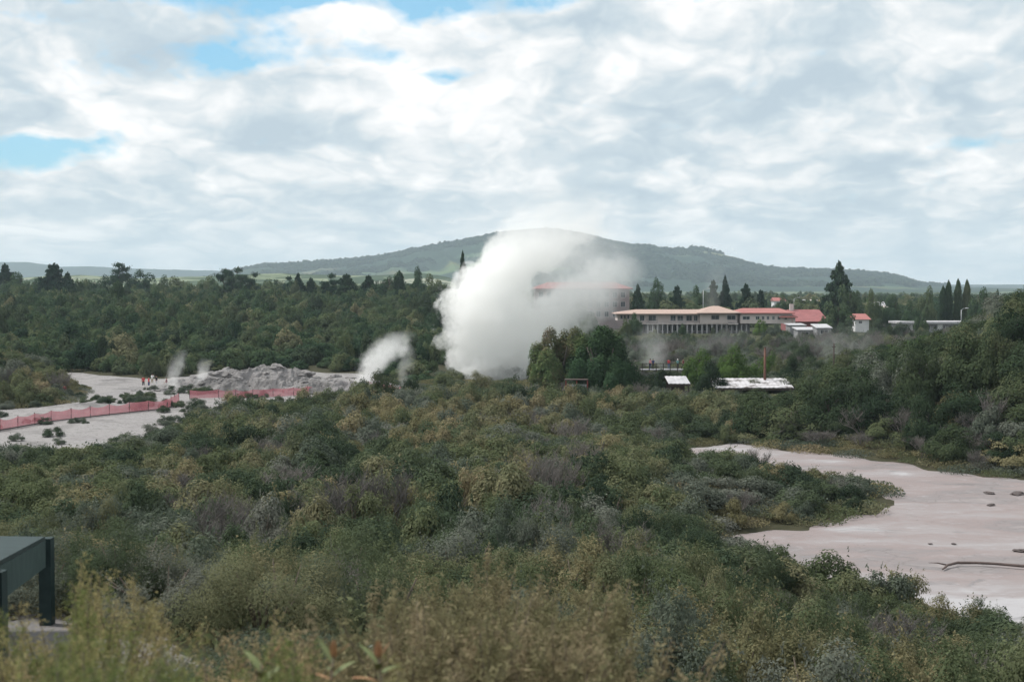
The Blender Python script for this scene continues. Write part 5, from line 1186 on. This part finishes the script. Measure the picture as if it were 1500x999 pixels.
# ------------------------------------------------------------------ haze
hz = MB(); hz.box(-6500, 6500, -700, 11500, -30, 250)
m, nt, out = newmat('haze'); v = nt.nodes.new('ShaderNodeVolumePrincipled'); v.inputs['Color'].default_value = (.74, .88, 1.0, 1); v.inputs['Density'].default_value = .95e-4; v.inputs['Anisotropy'].default_value = .0
nt.links.new(v.outputs[0], out.inputs['Volume'])
tag(hz.build('haze', m), kind='stuff')

# ------------------------------------------------------------------ sky
SUN_EL, SUN_AZ = math.radians(56), math.radians(-72)   # azimuth measured from +y to +x
wd = bpy.data.worlds.new('World'); scene.world = wd; wd.use_nodes = True; nt = wd.node_tree; nt.nodes.clear(); N = NT(nt)
out = N.n('ShaderNodeOutputWorld'); bg = N.n('ShaderNodeBackground'); STR_ = .12; bg.inputs[1].default_value = STR_
sk = N.n('ShaderNodeTexSky', sky_type='NISHITA'); sk.sun_disc = False; sk.sun_elevation = SUN_EL; sk.sun_rotation = SUN_AZ; sk.altitude = 300; sk.air_density = 1.2; sk.dust_density = .6; sk.ozone_density = 1.5
tc = N.n('ShaderNodeTexCoord'); G = tc.outputs['Generated']; s3 = N.n('ShaderNodeSeparateXYZ'); N.L(G, s3.inputs[0])
el = N.math('ARCSINE', s3.outputs[2]); az_ = N.math('ARCTAN2', s3.outputs[0], s3.outputs[1])
hor = N.math('MAXIMUM', el, -.01)
# cloud deck seen in perspective: flatter and finer towards the horizon
q = N.math('ADD', hor, .055)
cv = N.n('ShaderNodeCombineXYZ'); N.L(N.math('DIVIDE', N.math('MULTIPLY', az_, 4.6), N.math('POWER', q, .12)), cv.inputs[0]); N.L(N.math('MULTIPLY', N.math('LOGARITHM', q, math.e), 1.9), cv.inputs[1]); CV = cv.outputs[0]
cvb = N.n('ShaderNodeCombineXYZ'); N.L(az_, cvb.inputs[0]); N.L(el, cvb.inputs[1]); AE = cvb.outputs[0]
cvs = N.n('ShaderNodeCombineXYZ'); N.L(N.math('MULTIPLY', az_, .55), cvs.inputs[0]); N.L(el, cvs.inputs[1]); AS = cvs.outputs[0]
w1 = N.vmath('MULTIPLY', N.vmath('SUBTRACT', N.noise(AS, 14, 4, .6, out=1, dim='2D'), (.5, .5, .5)), (.15, .055, 0))
AEw = N.vmath('ADD', AE, w1)
CVd = N.vmath('ADD', CV, N.vmath('MULTIPLY', N.vmath('SUBTRACT', N.noise(CV, 1.6, 3, .6, out=1, dim='2D'), (.5, .5, .5)), (.5, .5, .5)))
n1 = N.noise(CVd, 1.1, 5, .55, dim='2D'); n2 = N.noise(N.vmath('ADD', CVd, (3.1, -1.7, 0)), 3.0, 5, .6, dim='2D')
vo = N.n('ShaderNodeTexVoronoi', feature='SMOOTH_F1', voronoi_dimensions='2D'); N.L(CVd, vo.inputs['Vector']); vo.inputs['Scale'].default_value = 3.4; vo.inputs['Detail'].default_value = 2; vo.inputs['Roughness'].default_value = .5; vo.inputs['Smoothness'].default_value = .35
n3 = N.noise(AS, 60, 4, .65, dim='2D')
def blob(pxc, pyc, rx, ry, wgt, src=AEw):
    c = ((pxc - 750) / F, (HY - pyc) / F, 0)
    qq = N.vmath('MULTIPLY', N.vmath('SUBTRACT', src, c), (F / rx, F / ry, 0)); l = N.vmath('LENGTH', qq, out=1)
    return N.math('MULTIPLY', N.math('MAXIMUM', N.math('SUBTRACT', 1.0, l), 0.0), wgt)
blue = None
for b_ in [(300, -6, 300, 54, 2.1), (590, -8, 290, 46, 2.1), (350, 66, 85, 38, 1.0), (300, 92, 90, 24, .9), (385, 92, 60, 26, .6), (460, 82, 90, 26, .5), (670, 103, 100, 20, 1.0), (60, 238, 170, 28, 1.35), (155, 222, 70, 16, .7), (1460, 226, 130, 28, .75), (930, -4, 140, 20, .7), (60, 55, 150, 18, .5), (205, 100, 90, 26, .4), (530, 85, 70, 18, .55), (1420, -60, 220, 34, 0.8)]:
    t = blob(*b_); blue = t if blue is None else N.math('ADD', blue, t)
blue = N.math('ADD', blue, N.math('ADD', N.math('MULTIPLY', N.math('SUBTRACT', n2, .5), 1.1), N.math('MULTIPLY', N.math('SUBTRACT', n3, .5), .8)))
bmask = N.maprange(blue, .22, .95, 0, .95)
dark = None
for b_ in [(420, 205, 180, 60, 1.0), (40, 130, 110, 75, .7), (620, 60, 150, 40, .35), (1000, 190, 280, 60, .8), (1290, 268, 140, 36, 1.1), (1440, 110, 160, 70, .9), (800, 45, 120, 40, .8), (220, 300, 270, 30, .7), (900, 250, 200, 50, .55), (1250, 315, 260, 22, .7), (770, 210, 90, 50, .6), (1150, 120, 160, 50, .4), (600, 290, 220, 24, .5), (1060, 30, 100, 40, .4), (1350, 340, 300, 22, .5)]:
    t = blob(*b_); dark = t if dark is None else N.math('ADD', dark, t)
lum = N.math('ADD', N.math('MULTIPLY', N.math('SUBTRACT', n1, .5), 1.5), N.math('MULTIPLY', N.math('SUBTRACT', n2, .5), 1.1))
lum = N.math('ADD', lum, N.math('MULTIPLY', N.math('SUBTRACT', .38, vo.outputs['Distance']), .85))
lum = N.math('ADD', lum, N.math('MULTIPLY', N.math('SUBTRACT', n3, .5), .55))
lum = N.math('SUBTRACT', N.math('ADD', lum, .78), N.math('MULTIPLY', dark, .62))
for b_ in [(760, 170, 360, 130, .35), (250, 170, 260, 120, .25), (560, 130, 220, 90, .3), (430, 40, 180, 40, .3), (740, 20, 90, 50, .4)]: lum = N.math('ADD', lum, blob(*b_))
lum = N.math('ADD', N.math('MULTIPLY', lum, .80), .17)
cc = N.ramp(lum, [(.0, (.50, .60, .675)), (.28, (.60, .69, .745)), (.5, (.73, .785, .815)), (.70, (.86, .885, .895)), (.88, (.96, .965, .965)), (1, (1.03, 1.03, 1.02))])
hb = N.maprange(el, .07, .0, 0, .5, True); cc = N.mix(hb, cc, (.76, .85, .90))
cl = N.vmath('SCALE', cc); nt.nodes[-1].inputs['Scale'].default_value = 1.0 / STR_
skc = N.mix(.62, N.vmath('MULTIPLY', sk.outputs[0], (.85, 1.1, 1.25)), (.22 / STR_, .55 / STR_, .76 / STR_, 1))
fin = N.mix(bmask, cl, skc)
N.L(fin, bg.inputs[0]); N.L(bg.outputs[0], out.inputs[0])
wd.cycles.sampling_method = 'MANUAL'; wd.cycles.sample_map_resolution = 512

sl_ = bpy.data.lights.new('sun', 'SUN'); sl_.energy = 3.6; sl_.angle = math.radians(9); sl_.color = (1, .965, .91); so = bpy.data.objects.new('sun', sl_); COL.objects.link(so)
dv = Vector((math.sin(SUN_AZ) * math.cos(SUN_EL), math.cos(SUN_AZ) * math.cos(SUN_EL), math.sin(SUN_EL))); so.rotation_euler = dv.to_track_quat('Z', 'Y').to_euler(); so.location = (0, 0, 300)

# ------------------------------------------------------------------ render settings
vs = scene.view_settings; vs.view_transform = 'Standard'; vs.look = 'None'; vs.gamma = 1; vs.exposure = .12; vs.use_curve_mapping = False
cy = scene.cycles; cy.max_bounces = 22; cy.diffuse_bounces = 2; cy.glossy_bounces = 2; cy.transmission_bounces = 4; cy.transparent_max_bounces = 12; cy.volume_bounces = 22
cy.use_denoising = True; cy.sample_clamp_indirect = 4; cy.volume_max_steps = 200
try: cy.denoiser = 'OPENIMAGEDENOISE'; cy.denoising_input_passes = 'RGB_ALBEDO_NORMAL'
except Exception: pass
cy.use_adaptive_sampling = True; cy.adaptive_threshold = .02
